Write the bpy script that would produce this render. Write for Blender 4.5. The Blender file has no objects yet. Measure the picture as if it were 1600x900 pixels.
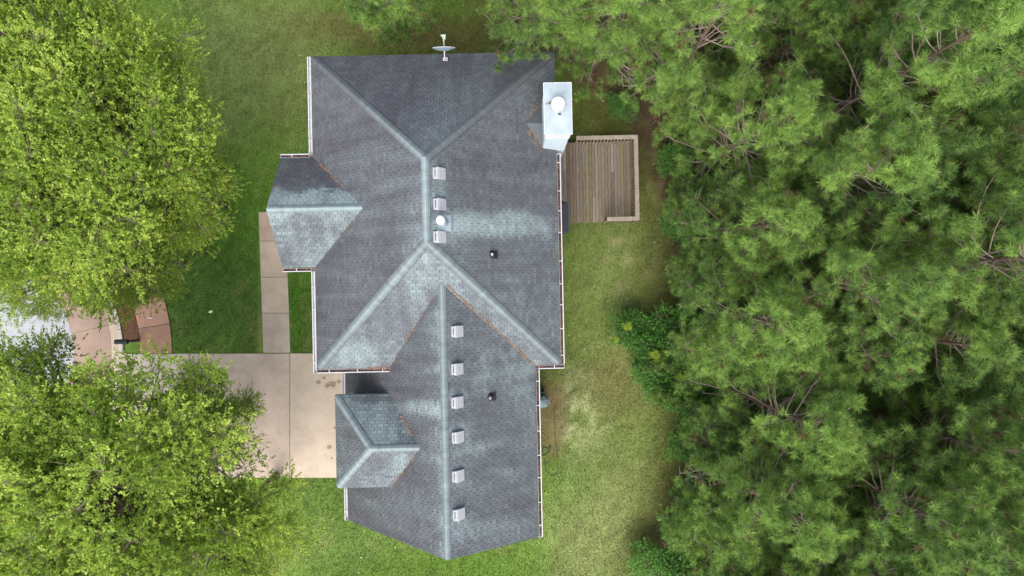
import bpy, math, random
import numpy as np
from mathutils import Vector, Matrix
R = math.radians
random.seed(7); rng = np.random.default_rng(11)
SC = bpy.context.scene
COL = SC.collection

# ---------------- camera, sky, sun, exposure ----------------
CAMZ = 33.0          # drone height above the lawn (m)
FPX = 1067.0         # focal length in pixels of the 1600 px wide photograph (24 mm on 36 mm)
cd = bpy.data.cameras.new('camera'); cam = bpy.data.objects.new('camera', cd); COL.objects.link(cam)
cam.location = (0, 0, CAMZ); cam.rotation_euler = (0, 0, 0)
cd.sensor_width = 36; cd.lens = 36 * FPX / 1600; cd.clip_end = 1000; cd.clip_start = 0.1
SC.camera = cam
W = bpy.data.worlds.new("World"); SC.world = W; W.use_nodes = True
wn = W.node_tree; bg = wn.nodes['Background']
sky = wn.nodes.new('ShaderNodeTexSky'); sky.sky_type = 'NISHITA'; sky.sun_disc = False
SUN_EL, SUN_AZ = R(52), R(192)       # azimuth measured clockwise from +Y
sky.sun_elevation = SUN_EL; sky.sun_rotation = SUN_AZ; sky.dust_density = 3.0; sky.air_density = 1.0
hs = wn.nodes.new('ShaderNodeHueSaturation'); hs.inputs['Saturation'].default_value = .45     # overcast: nearly white sky
wn.links.new(sky.outputs[0], hs.inputs['Color']); wn.links.new(hs.outputs[0], bg.inputs[0]); bg.inputs[1].default_value = 0.15
sl = bpy.data.lights.new('sun', 'SUN'); sl.energy = 1.1; sl.angle = R(50); sl.color = (1, .95, .87)
so = bpy.data.objects.new('sun', sl); COL.objects.link(so)
sd = Vector((math.sin(SUN_AZ) * math.cos(SUN_EL), math.cos(SUN_AZ) * math.cos(SUN_EL), math.sin(SUN_EL)))
so.rotation_euler = sd.to_track_quat('Z', 'Y').to_euler()
SC.view_settings.view_transform = 'Standard'; SC.view_settings.look = 'None'
SC.view_settings.exposure = 1.38; SC.view_settings.gamma = 1

# ---------------- helpers ----------------
def G(px, py, z=0.0):
    "a point of the survey (photograph pixel at height z) in metres"
    d = (CAMZ - z) / FPX
    return ((px - 800) * d, (450 - py) * d, z)
HROT = math.atan(0.02)
def fbm(x, y, s, seed=0, octv=4):
    "value noise, vectorised, about -1..1"
    x = np.asarray(x, float) / s; y = np.asarray(y, float) / s
    out = np.zeros(np.broadcast(x, y).shape); amp = 1.0; tot = 0
    for o in range(octv):
        xi = np.floor(x).astype(np.int64); yi = np.floor(y).astype(np.int64)
        fx = x - xi; fy = y - yi; fx = fx*fx*(3-2*fx); fy = fy*fy*(3-2*fy)
        def h(a, b):
            n = (a * 374761393 + b * 668265263 + (seed + o) * 1442695041) & 0x7fffffff
            n = ((n ^ (n >> 13)) * 1274126177) & 0x7fffffff
            return ((n ^ (n >> 16)) & 0xffff) / 32767.5 - 1
        v = (h(xi, yi)*(1-fx) + h(xi+1, yi)*fx)*(1-fy) + (h(xi, yi+1)*(1-fx) + h(xi+1, yi+1)*fx)*fy
        out = out + v * amp; tot += amp; amp *= .5; x = x * 2.03 + 5.1; y = y * 2.03 + 1.7
    return out / tot * 1.6
def raw(name, V, F, mat=None, fcol=None, uv=None, smooth=False, lcol=None):
    "mesh from arrays; F is an (M,k) array or a list of tuples; fcol one colour per face"
    me = bpy.data.meshes.new(name)
    V = np.asarray(V, np.float32)
    if isinstance(F, np.ndarray):
        M, k = F.shape; idx = F.ravel(); st = np.arange(M) * k; tot = np.full(M, k)
    else:
        tot = np.array([len(f) for f in F]); idx = np.array([i for f in F for i in f])
        st = np.concatenate([[0], np.cumsum(tot)[:-1]]); M = len(F)
    me.vertices.add(len(V)); me.vertices.foreach_set('co', V.ravel())
    me.loops.add(len(idx)); me.loops.foreach_set('vertex_index', idx.astype(np.int32))
    me.polygons.add(M); me.polygons.foreach_set('loop_start', st.astype(np.int32))
    me.polygons.foreach_set('use_smooth', np.full(M, bool(smooth)))
    if fcol is not None:
        fc = np.asarray(fcol, np.float32)
        if fc.shape[1] == 3: fc = np.hstack([fc, np.ones((M, 1), np.float32)])
        a = me.color_attributes.new('tint', 'FLOAT_COLOR', 'CORNER')
        a.data.foreach_set('color', np.repeat(fc, tot, axis=0).ravel())
    if lcol is not None:
        a = me.color_attributes.new('tint', 'FLOAT_COLOR', 'CORNER')
        a.data.foreach_set('color', np.hstack([lcol, np.ones((len(lcol), 1))]).astype(np.float32).ravel())
    if uv is not None:
        u = me.uv_layers.new(name='UVMap'); u.data.foreach_set('uv', np.asarray(uv, np.float32)[idx].ravel())
    me.update(calc_edges=True); me.validate()
    if mat: me.materials.append(mat)
    return me
def link(name, me, parent=None, loc=None, rotz=0):
    o = bpy.data.objects.new(name, me); COL.objects.link(o)
    if parent: o.parent = parent
    if loc is not None: o.location = loc
    if rotz: o.rotation_euler[2] = rotz
    return o
class MB:
    "collects simple shapes into one mesh"
    def __init__(s): s.v = []; s.f = []; s.c = []
    def add(s, vs, fs, c=(1, 1, 1)):
        n = len(s.v); s.v += [tuple(v) for v in vs]; s.f += [tuple(i + n for i in f) for f in fs]; s.c += [c] * len(fs)
    def box(s, x0, x1, y0, y1, z0, z1, c=(1, 1, 1)):
        s.add([(x0,y0,z0),(x1,y0,z0),(x1,y1,z0),(x0,y1,z0),(x0,y0,z1),(x1,y0,z1),(x1,y1,z1),(x0,y1,z1)],
              [(3,2,1,0),(4,5,6,7),(0,1,5,4),(1,2,6,5),(2,3,7,6),(3,0,4,7)], c)
    def prism(s, pts, z0, z1, c=(1, 1, 1)):
        n = len(pts)
        s.add([(p[0], p[1], z0) for p in pts] + [(p[0], p[1], z1) for p in pts],
              [tuple(range(n-1, -1, -1)), tuple(range(n, 2*n))] + [(i, (i+1) % n, n+(i+1) % n, n+i) for i in range(n)], c)
    def bar(s, a, b, w, h, up=(0, 0, 1), c=(1, 1, 1)):
        a = Vector(a); b = Vector(b); d = (b - a).normalized(); up = Vector(up)
        r = d.cross(up).normalized(); u = r.cross(d).normalized(); vs = []
        for p in (a, b):
            for (i, j) in ((-1,-1),(1,-1),(1,1),(-1,1)): vs.append(p + r*(i*w/2) + u*(j*h/2))
        s.add(vs, [(0,1,2,3),(7,6,5,4),(0,4,5,1),(1,5,6,2),(2,6,7,3),(3,7,4,0)], c)
    def tube(s, pts, rad, n=8, c=(1, 1, 1), cap=True):
        if not hasattr(rad, '__len__'): rad = [rad] * len(pts)
        pts = [Vector(p) for p in pts]; vs = []; ref = Vector((.31, .17, .93))
        for i, p in enumerate(pts):
            d = (pts[min(i+1, len(pts)-1)] - pts[max(i-1, 0)]).normalized()
            r = d.cross(ref if abs(d.dot(ref)) < .95 else Vector((1,0,0))).normalized(); u = r.cross(d)
            for k in range(n):
                a = 2*math.pi*k/n; vs.append(p + (r*math.cos(a) + u*math.sin(a)) * rad[i])
        fs = [(i*n+k, i*n+(k+1) % n, (i+1)*n+(k+1) % n, (i+1)*n+k) for i in range(len(pts)-1) for k in range(n)]
        if cap: fs += [tuple(range(n-1, -1, -1)), tuple((len(pts)-1)*n + k for k in range(n))]
        s.add(vs, fs, c)
    def lathe(s, prof, c0=(0, 0, 0), n=20, c=(1, 1, 1)):
        vs = [(c0[0] + r*math.cos(2*math.pi*k/n), c0[1] + r*math.sin(2*math.pi*k/n), c0[2] + z) for r, z in prof for k in range(n)]
        m = len(prof)
        fs = [(i*n+k, i*n+(k+1) % n, (i+1)*n+(k+1) % n, (i+1)*n+k) for i in range(m-1) for k in range(n)]
        fs += [tuple(range(n-1, -1, -1)), tuple((m-1)*n + k for k in range(n))]
        s.add(vs, fs, c)
    def mesh(s, name, mat, smooth=False): return raw(name, s.v, s.f, mat, s.c, None, smooth)
    def build(s, name, mat, parent=None, smooth=False, loc=None): return link(name, s.mesh(name, mat, smooth), parent, loc)
def tag(o, label=None, cat=None, group=None, kind=None):
    for k, v in (('label', label), ('category', cat), ('group', group), ('kind', kind)):
        if v: o[k] = v
    return o
def empty(name, loc=(0, 0, 0), rz=0.0):
    o = bpy.data.objects.new(name, None); COL.objects.link(o); o.location = loc; o.rotation_euler = (0, 0, rz)
    o.empty_display_size = .3; return o
def copy_tree(o, parent=None):
    c = o.copy(); COL.objects.link(c)
    if parent: c.parent = parent
    for ch in list(o.children): copy_tree(ch, c)
    return c

# ---------------- materials ----------------
def material(name, base=(.5, .5, .5), rough=.8, spec=.3, metal=0.0, tint=True, noise=None, bump=None, transl=0.0, stretch=None, noise2=None):
    """noise=(scale, low, high): brightness mottling; bump=(scale, strength)"""
    m = bpy.data.materials.new(name); m.use_nodes = True; nt = m.node_tree; N = nt.nodes; L = nt.links
    b = N['Principled BSDF']; b.inputs['Roughness'].default_value = rough; b.inputs['Metallic'].default_value = metal
    b.inputs['Specular IOR Level'].default_value = spec
    rgb = N.new('ShaderNodeRGB'); rgb.outputs[0].default_value = (*base, 1); cur = rgb.outputs[0]
    def mul(a, bsock):
        x = N.new('ShaderNodeMix'); x.data_type = 'RGBA'; x.blend_type = 'MULTIPLY'; x.inputs[0].default_value = 1
        L.new(a, x.inputs[6]); L.new(bsock, x.inputs[7]); return x.outputs[2]
    if tint:
        at = N.new('ShaderNodeAttribute'); at.attribute_name = 'tint'; cur = mul(cur, at.outputs['Color'])
    tc = N.new('ShaderNodeTexCoord'); co = tc.outputs['Object']
    if stretch:
        mp = N.new('ShaderNodeMapping'); mp.inputs['Scale'].default_value = stretch[:3]
        L.new(tc.outputs['UV' if len(stretch) > 3 else 'Object'], mp.inputs[0]); co = mp.outputs[0]
    for nz in (noise, noise2):
        if nz:
            n = N.new('ShaderNodeTexNoise'); n.inputs['Scale'].default_value = nz[0]; n.inputs['Detail'].default_value = 6
            n.inputs['Roughness'].default_value = .65; L.new(co, n.inputs['Vector'])
            r = N.new('ShaderNodeMapRange'); r.inputs[1].default_value = .3; r.inputs[2].default_value = .7
            r.inputs[3].default_value = nz[1]; r.inputs[4].default_value = nz[2]; L.new(n.outputs['Fac'], r.inputs[0])
            cur = mul(cur, r.outputs[0])
            if nz is noise: co = tc.outputs['Object']
    L.new(cur, b.inputs['Base Color'])
    if bump:
        n = N.new('ShaderNodeTexNoise'); n.inputs['Scale'].default_value = bump[0]; n.inputs['Detail'].default_value = 5
        L.new(tc.outputs['Object'], n.inputs['Vector'])
        bp = N.new('ShaderNodeBump'); bp.inputs['Strength'].default_value = bump[1]; bp.inputs['Distance'].default_value = .02
        L.new(n.outputs['Fac'], bp.inputs['Height']); L.new(bp.outputs[0], b.inputs['Normal'])
    if transl:
        t = N.new('ShaderNodeBsdfTranslucent'); L.new(cur, t.inputs[0])
        mx = N.new('ShaderNodeMixShader'); mx.inputs[0].default_value = transl
        L.new(b.outputs[0], mx.inputs[1]); L.new(t.outputs[0], mx.inputs[2]); L.new(mx.outputs[0], N['Material Output'].inputs[0])
    return m
M = {
 'lawn': material('lawn', (1, 1, 1), .95, .1, noise=(9, .75, 1.22), noise2=(60, .75, 1.25), bump=(40, .6)),
 'grass': material('grass', (1, 1, 1), .7, .2, transl=.25),
 'concrete': material('concrete', (1, 1, 1), .9, .2, noise=(.9, .80, 1.12), noise2=(24, .88, 1.1), bump=(60, .15)),
 'asphalt': material('asphalt', (1, 1, 1), .95, .2, noise=(2, .9, 1.08), noise2=(90, .7, 1.3), bump=(120, .4)),
 'mulch': material('mulch', (1, 1, 1), .95, .1, noise=(12, .6, 1.4), bump=(30, .8)),
 'shingle': material('shingle', (1, 1, 1), .93, .15, noise=(1, .86, 1.14), noise2=(70, .80, 1.2), stretch=(5, .6, 1, 'uv'), bump=(150, .3)),
 'deckroof': material('roof_underlay', (.045, .048, .055), .95, .1, tint=False),
 'white': material('white_trim', (.52, .51, .53), .5, .4, noise=(5, .9, 1.05)),
 'siding': material('siding', (.38, .45, .50), .6, .3, noise=(4, .93, 1.05)),
 'metal': material('galvanised_metal', (.33, .39, .43), .5, .4, .15, noise=(1.6, .78, 1.12), noise2=(25, .9, 1.08)),
 'vent': material('vent_paint', (.40, .405, .43), .6, .4, noise=(9, .85, 1.1)),
 'blackrub': material('black_rubber', (.02, .02, .022), .55, .4),
 'wood': material('weathered_wood', (1, 1, 1), .85, .2, noise=(3, .72, 1.22), noise2=(20, .8, 1.15), stretch=(9, .8, 9), bump=(60, .3)),
 'bark': material('bark', (1, 1, 1), .95, .1, noise=(8, .65, 1.3), bump=(20, .8)),
 'needle': material('pine_needles', (1, 1, 1), .6, .25, transl=.36),
 'leaf': material('leaves', (1, 1, 1), .5, .3, transl=.5),
 'shrub': material('shrub_leaves', (1, 1, 1), .45, .35, transl=.3),
 'straw': material('pine_straw', (1, 1, 1), .9, .1),
 'cover': material('vinyl_cover', (.20, .27, .29), .6, .4, noise=(3, .85, 1.12)),
 'mailbox': material('black_paint', (.018, .022, .028), .6, .25),
 'hose': material('hose_rubber', (.05, .09, .04), .5, .4),
 'paper': material('litter', (.8, .82, .8), .7, .3),
}

# ---------------- ground ----------------
CULX, CULY, _ = G(-12, 550)              # centre of the turning circle
PX = 33.0 / FPX                          # metres per pixel on the ground
def ss(a, b, t): t = np.clip((t - a) / (b - a), 0, 1); return t*t*(3-2*t)
def blob(px, py, cx, cy, rx, ry, soft=.5):
    d = np.hypot((px - cx) / rx, (py - cy) / ry) + .18 * fbm(px, py, 28, 3); return 1 - ss(1 - soft, 1 + soft, d)
def forest_edge(py):
    return np.interp(py, [-200, 0, 60, 110, 150, 200, 260, 300, 350, 400, 500, 560, 620, 700, 780, 860, 1100],
                         [760, 770, 805, 900, 950, 975, 1010, 1015, 1040, 1050, 1052, 1080, 1085, 1065, 1050, 1010, 990])
def lawn_colour(x, y):
    px = 800 + x / PX; py = 450 - y / PX
    def mix(c, k, t): return c * (1 - t[:, None]) + np.array(k) * t[:, None]
    c = np.tile(np.array([.088, .150, .024]), (len(px), 1))
    c = mix(c, (.052, .100, .022), blob(px, py, 310, 470, 130, 110, .6) * .9)      # deep green front lawn
    c = mix(c, (.050, .115, .016), blob(px, py, 400, 330, 70, 110) * .6)
    c = mix(c, (.045, .120, .012), blob(px, py, 470, 490, 30, 80) * .9)
    c = mix(c, (.150, .180, .062), blob(px, py, 400, 90, 130, 120, .8) * .8)
    c = mix(c, (.088, .142, .032), blob(px, py, 520, 830, 100, 90, .6) * .8)
    c = mix(c, (.128, .168, .047), ss(840, 900, px) * (py > 200) * .95)              # drier back lawn
    c = mix(c, (.40, .42, .22), blob(px, py, 902, 655, 34, 60, .7) * np.clip(.55 + .7*fbm(px, py, 8, 77), 0, 1))          # bleached patch
    c = mix(c, (.26, .24, .12), blob(px, py, 970, 400, 25, 60, .9) * np.clip(fbm(px, py, 14, 78) + .2, 0, .7))
    c = mix(c, (.185, .205, .078), blob(px, py, 930, 820, 80, 90, .8) * .7)
    c = mix(c, (.085, .140, .030), blob(px, py, 890, 740, 40, 60, .8) * .6)
    c = mix(c, (.150, .100, .052), blob(px, py, 862, 650, 22, 66, .5) * .8)          # bare soil by the wall
    c = mix(c, (.145, .118, .050), blob(px, py, 965, 600, 60, 46, .9) * .6)
    c = mix(c, (.120, .098, .035), blob(px, py, 700, 62, 110, 36, .8) * .75)
    c = mix(c, (.125, .100, .040), blob(px, py, 560, 45, 90, 30, .8) * .6)
    c = mix(c, (.072, .092, .018), blob(px, py, 915, 170, 40, 60, .8) * .9)
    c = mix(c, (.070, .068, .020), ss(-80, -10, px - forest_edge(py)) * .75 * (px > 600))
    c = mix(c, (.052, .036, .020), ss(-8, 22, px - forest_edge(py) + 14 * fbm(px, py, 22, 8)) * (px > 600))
    c = mix(c, (.090, .045, .024), blob(px, py, 100, 250, 190, 200, .4) * .8)        # bare earth under the street trees
    c = mix(c, (.090, .050, .026), blob(px, py, 160, 880, 230, 150, .5) * .6)
    c = mix(c, (.16, .165, .06), np.clip(fbm(px, py, 34, 21) - .15, 0, 1) * .5 * (px < 1040))
    c = c * (1 + np.array([.55, .50, .42]) * (1 - ss(330, 540, px))[:, None])  # left lawn colour lifted to offset the shade of the trees
    return np.clip(1.12 * c * (1 + .13 * fbm(px, py, 60, 5) + .20 * fbm(px, py, 7, 6) + .10 * fbm(px, py, 2.5, 7))[:, None], .01, 1)
def grid_ground():
    fx = np.concatenate([[-600, -200, -80], np.arange(-36, 36.01, .3), [80, 200, 600]])
    fy = np.concatenate([[-600, -200, -60], np.arange(-22, 22.01, .3), [60, 200, 600]])
    X, Y = np.meshgrid(fx, fy); V = np.stack([X.ravel(), Y.ravel(), np.zeros(X.size)], 1)
    nx, ny = len(fx), len(fy); i = np.arange(nx - 1); j = np.arange(ny - 1); I, J = np.meshgrid(i, j); a = (J * nx + I).ravel()
    F = np.stack([a, a + 1, a + nx + 1, a + nx], 1)
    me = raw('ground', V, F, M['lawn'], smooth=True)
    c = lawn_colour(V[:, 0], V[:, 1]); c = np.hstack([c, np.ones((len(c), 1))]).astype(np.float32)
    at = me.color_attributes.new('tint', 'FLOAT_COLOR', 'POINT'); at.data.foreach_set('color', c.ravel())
    return tag(link('ground', me), kind='structure')
grid_ground()
PINK = (.50, .38, .30); STAIN = (.27, .155, .105); PALE = (.52, .42, .345)
def ring(r0, r1, a0, a1, z0, z1, n, c):
    "arc slab round the turning circle (pixel radii, degrees)"
    m = MB(); vs = []
    for k in range(n + 1):
        a = R(a0 + (a1 - a0) * k / n)
        for r in (r0 * PX, r1 * PX):
            vs += [(CULX + r*math.cos(a), CULY + r*math.sin(a), z0), (CULX + r*math.cos(a), CULY + r*math.sin(a), z1)]
    fs = []
    for k in range(n):
        b = 4*k; fs += [(b+1, b+3, b+7, b+5), (b, b+1, b+5, b+4), (b+3, b+2, b+6, b+7)]
    fs += [(0, 2, 3, 1), (4*n, 4*n+1, 4*n+3, 4*n+2)]
    m.add(vs, fs, c); return m
road = MB(); nr = 72
road.prism([(CULX + 128*PX*math.cos(2*math.pi*k/nr), CULY + 128*PX*math.sin(2*math.pi*k/nr)) for k in range(nr)], -.05, .012, (.33, .335, .35))
road.box(-80, CULX - 100*PX, CULY - 3.6, CULY + 3.6, -.05, .008, (.33, .335, .35))
tag(road.build('road', M['asphalt']), kind='structure')
pan = empty('gutter_pan'); tag(pan, kind='structure')
for k in range(9):
    a = -90 + k*20.0 + 3
    st = random.uniform(.85, 1.1)
    link('slab', ring(128.6, 186, a + .15, a + 19.85, -.05, .022, 12, (.34*st, .24*st, .19*st)).mesh('slab', M['concrete']), pan)
    link('slab', ring(186.6, 199, a + .15, a + 19.85, -.05, .03, 12, (.46, .36, .28)).mesh('slab', M['concrete']), pan)
kerb = empty('kerb'); tag(kerb, kind='structure')
for k in range(36):
    a = -90 + k*5.0
    if -17 < a + 2.5 < 1: continue
    link('kerb_stone', ring(200, 206, a + .12, a + 4.88, -.05, .13, 4, (.52, .47, .42)).mesh('kerb_stone', M['concrete']), kerb)
tag(ring(206, 231.5, 4, 88, -.05, .06, 40, (.13, .068, .04)).build('planting_strip', M['mulch']), kind='structure')
walk = empty('pavement'); tag(walk, kind='structure')
for k in range(9):
    a = -.5 + k*9.6; st = [1.0, 1.3, .95, 1.15, .9, 1.05, 1.2, 1, 1][k]
    link('slab', ring(232, 281, a + .1, a + 9.5, -.05, .05, 8, (STAIN[0]*st*1.35, STAIN[1]*st*1.35, STAIN[2]*st*1.4)).mesh('slab', M['concrete']), walk)
drive = empty('driveway'); tag(drive, kind='structure')
def slab(parent, pts, z=.05, c=PINK, nm='slab'):
    m = MB(); p = [G(a, b) for a, b in pts]; q = [(Vector(v).xy) for v in p]; cen = sum(q, Vector((0, 0))) / len(q)
    bev = .012; ins = [v + (cen - v).normalized() * bev for v in q]; n = len(q)
    m.add([(v.x, v.y, -.05) for v in q] + [(v.x, v.y, z - .008) for v in q] + [(v.x, v.y, z) for v in ins],
          [(i, (i+1) % n, n+(i+1) % n, n+i) for i in range(n)] + [(n+i, n+(i+1) % n, 2*n+(i+1) % n, 2*n+i) for i in range(n)] + [tuple(range(2*n, 3*n))], c)
    return link(nm, m.mesh(nm, M['concrete']), parent)
slab(drive, [(453.8, 552), (453.8, 746), (560, 746), (560, 552)][::-1], c=(.53, .43, .34))
slab(drive, [(317.6, 552.5), (317.6, 746), (453, 746), (453, 552.2)][::-1], c=(.50, .395, .32))
slab(drive, [(200, 553), (200, 752), (317, 746.5), (317, 552.5)][::-1], c=(.54, .46, .39))
slab(drive, [(178, 546), (170, 790), (199.3, 752), (199.3, 552.5)][::-1], z=.047, c=(.52, .43, .35))
walkway = empty('front_walkway'); tag(walkway, kind='structure')
ys = [331, 376.5, 433, 489, 551.3]; xl = [404.5, 406, 408, 410, 412]; xr = [445, 447, 450, 452, 454]
for i in range(4):
    slab(walkway, [(xl[i], ys[i]+.35), (xl[i+1], ys[i+1]-.35), (xr[i+1], ys[i+1]-.35), (xr[i], ys[i]+.35)], c=[(.49, .36, .28), (.50, .385, .30), (.53, .41, .32), (.47, .375, .30)][i])

# driveway stains: dark drips and a rusty wash
stains = MB()
for (sx, sy, r) in ((520, 600, 5), (512, 602, 3.4), (530, 596, 3), (537, 603, 2.5), (498, 597, 3), (515, 698, 3.2), (524, 668, 2.6), (519, 715, 1.6), (507, 590, 2.2)):
    p = G(sx, sy); n = 12; pts = [(p[0] + r*PX*(1 + .3*math.sin(3*k + sx))*math.cos(2*math.pi*k/n)*1.2, p[1] + r*PX*(1 + .25*math.cos(2.3*k + sy))*math.sin(2*math.pi*k/n)) for k in range(n)]
    stains.prism(pts, .045, .054, (.33, .23, .15))
tag(stains.build('oil_drips', M['concrete']), 'scattered brown oil drips on the pale driveway beside the garage', 'stain', kind='stuff')

# ---------------- house (local axes: x across the photograph, y up it) ----------------
HOUSE = empty('house', (0, 0, 0), HROT)
tag(HOUSE, 'large house with grey weathered shingle hip roof in the middle of the lawn', 'house')
ZR = 9.6
XW, XE, YN, YS = -7.75, 1.85, 9.3, -3.05
RX, RY0, RY1 = -2.9, 1.65, 4.5
WX, WZ, WEX, WWX, WWZ = -2.52, 8.5, .85, -7.25, 3.55
WP = (WZ - WWZ) / (WX - WWX)
vy = YS + (WZ - 6) * (RY0 - YS) / (ZR - 6)
vx6 = WX - (WZ - 6) / WP
GX, GY0, GY1, GRY, GZ = -9.05, .98, 5.3, 3.1, 7.7
gEx = XW + (GZ - 6) * (RX - XW) / (ZR - 6)
DX, DY0, DY1, DZ = -7.08, -7.76, -4.1, 7.4
DRY = (DY0 + DY1) / 2; DAX = -5.42; dEx = WX - (WZ - DZ) / WP; dvx = WX - (WZ - 6) / WP
SLOPES = {
 'main_west': [[(XW, YN, 6), (XW, YS, 6), (RX, RY0, ZR), (RX, RY1, ZR)]],
 'main_east': [[(XE, YS, 6), (XE, YN, 6), (RX, RY1, ZR), (RX, RY0, ZR)]],
 'main_north': [[(XE, YN, 6), (XW, YN, 6), (RX, RY1, ZR)]],
 'main_south': [[(XW, YS, 6), (XE, YS, 6), (RX, RY0, ZR)]],
 'wing_east': [[(WX, vy, WZ), (WX, -9.72, WZ), (WEX, -9.87, 6), (WEX, YS, 6)]],
 'wing_west': [[(WX, vy, WZ), (vx6, YS, 6), (vx6, -9.80, 6), (WX, -9.72, WZ)],
               [(vx6, YS + .45, 6), (WWX, YS + .45, WWZ), (WWX, -9.87, WWZ), (vx6, -9.80, 6)]],
 'porch_north': [[(XW, GY1, 6), (GX, GY1, 6), (GX, GRY, GZ), (gEx, GRY, GZ)]],
 'porch_south': [[(GX, GY0, 6), (XW, GY0, 6), (gEx, GRY, GZ), (GX, GRY, GZ)]],
 'dormer_north': [[(dvx, DY1, 6), (DX, DY1, 6), (DAX, DRY, DZ), (dEx, DRY, DZ)]],
 'dormer_south': [[(DX, DY0, 6), (dvx, DY0, 6), (dEx, DRY, DZ), (DAX, DRY, DZ)]],
 'dormer_west': [[(DX, DY1, 6), (DX, DY0, 6), (DAX, DRY, DZ)]],
}
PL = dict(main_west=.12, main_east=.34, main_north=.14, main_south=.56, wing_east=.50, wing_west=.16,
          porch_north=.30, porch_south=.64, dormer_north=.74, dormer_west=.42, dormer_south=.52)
def hpx(x, y, z):
    c, s = math.cos(HROT), math.sin(HROT); X = x*c - y*s; Y = x*s + y*c
    return 800 + X * FPX / (CAMZ - z), 450 - Y * FPX / (CAMZ - z)
def stain_shade(name, x, y, z):
    "0 = dark, 1 = pale shingle: slope tones, algae stains, painted dormer shadow"
    px, py = hpx(x, y, z); b = np.full(px.shape, PL[name])
    def add(cx, cy, rx, ry, k, soft=.6): return k * blob(px, py, cx, cy, rx, ry, soft)
    if name == 'main_west':
        b = b + .55*np.exp(-(RX - x)/.45)*ss(200, 330, py) + add(600, 330, 60, 9, .24) + add(560, 320, 20, 60, .12, .9) + add(520, 470, 30, 60, .1, .9) + add(645, 370, 22, 34, .28) + add(610, 285, 60, 7, .16) + add(560, 165, 60, 10, .12) + add(520, 200, 30, 12, .1)
        b = b + add(500, 560, 12, 18, .3)
    if name == 'main_east':
        b = b + .18*ss(330, 520, py) + add(760, 353, 90, 17, .50, .8) + add(800, 358, 60, 9, .22, .7) + add(715, 345, 25, 22, .25, .9) + add(835, 338, 40, 12, .25, .9) + add(800, 283, 8, 5, .2) + add(682, 300, 14, 55, .2) - add(800, 240, 90, 60, .12) - add(730, 270, 30, 30, .1) - add(780, 400, 50, 18, .12) + add(832, 180, 14, 22, .25)
    if name in ('main_east', 'wing_east'):
        for vx_, vy_ in ((684, 271), (685, 319), (685, 370), (714, 518), (713, 577), (713, 629), (714, 683), (715, 743), (715, 803)):
            b = b + .22*blob(px, py, vx_ + 2, vy_, 19, 17, .8) - .10*blob(px, py, vx_ + 36, vy_ + 2, 26, 7, .8)
    if name in ('main_west', 'wing_west'):
        b = b - .16*np.clip(fbm(py*1.0, px*.08, 7, 81, 3), 0, 1)*ss(90, 10, (RX if name == 'main_west' else WX)*40 - x*40) + .16*np.clip(fbm(py*1.0, px*.06, 5, 83, 3) - .1, 0, 1)
    if name == 'main_north':
        b = b + add(720, 180, 40, 45, .34, .9) + add(665, 215, 30, 30, .25, .8) + add(760, 150, 20, 60, .12)
    if name == 'main_south':
        b = b - add(600, 500, 45, 40, .14) + add(545, 550, 40, 25, .15) + add(690, 410, 30, 18, .15)
    if name == 'wing_east':
        b = b - add(760, 645, 60, 26, .24) - add(790, 730, 50, 22, .28) - add(770, 790, 70, 20, .2) + add(790, 740, 26, 8, .25) - add(725, 540, 16, 70, .2) + add(810, 600, 26, 40, .15) + add(760, 830, 60, 12, .12)
    if name == 'wing_west':
        b = b + .75*np.exp(-(WX - x)/.35) + add(650, 640, 38, 12, .42) + add(655, 585, 30, 9, .3) + add(665, 720, 30, 22, .2) + add(640, 790, 60, 26, .16) - add(570, 598, 40, 14, .2) + add(675, 690, 20, 12, .2)  # dark patch north of the dormer is its shadow, painted in
    if name == 'porch_north': b = b - .28 + .95*ss(.95, 1.3, z - 6 + .22*fbm(px, 0*py, 5, 12)) + add(550, 280, 22, 14, .3)
    if name == 'porch_south': b = b - add(500, 350, 22, 16, .16) - add(448, 405, 10, 16, .25) + .1*ss(1.2, 1.6, z - 6)
    if name == 'dormer_north': b = b - add(575, 622, 36, 7, .35)
    if name == 'dormer_west': b = b - add(548, 680, 16, 10, .35) + add(535, 740, 12, 16, .15)
    if name == 'dormer_south': b = b - add(585, 725, 22, 14, .25) + add(630, 725, 22, 20, .25)
    return np.clip(b + .10*fbm(px, py, 26, 31) + .07*fbm(px, py, 7, 33), 0, 1.05)
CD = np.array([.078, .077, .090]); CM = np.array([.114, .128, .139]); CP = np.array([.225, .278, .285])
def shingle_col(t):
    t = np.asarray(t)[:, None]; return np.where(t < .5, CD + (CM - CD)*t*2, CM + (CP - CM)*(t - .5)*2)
def clipc(poly, conv):
    "Sutherland-Hodgman, conv counter-clockwise"
    for i in range(len(conv)):
        a = conv[i]; b = conv[(i+1) % len(conv)]; out = []
        if not poly: return []
        for k in range(len(poly)):
            p = poly[k]; q = poly[(k+1) % len(poly)]
            sp = (b[0]-a[0])*(p[1]-a[1]) - (b[1]-a[1])*(p[0]-a[0]); sq = (b[0]-a[0])*(q[1]-a[1]) - (b[1]-a[1])*(q[0]-a[0])
            if sp >= 0: out.append(p)
            if (sp >= 0) != (sq >= 0):
                t = sp / (sp - sq); out.append((p[0] + (q[0]-p[0])*t, p[1] + (q[1]-p[1])*t))
        poly = out
    return poly
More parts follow.
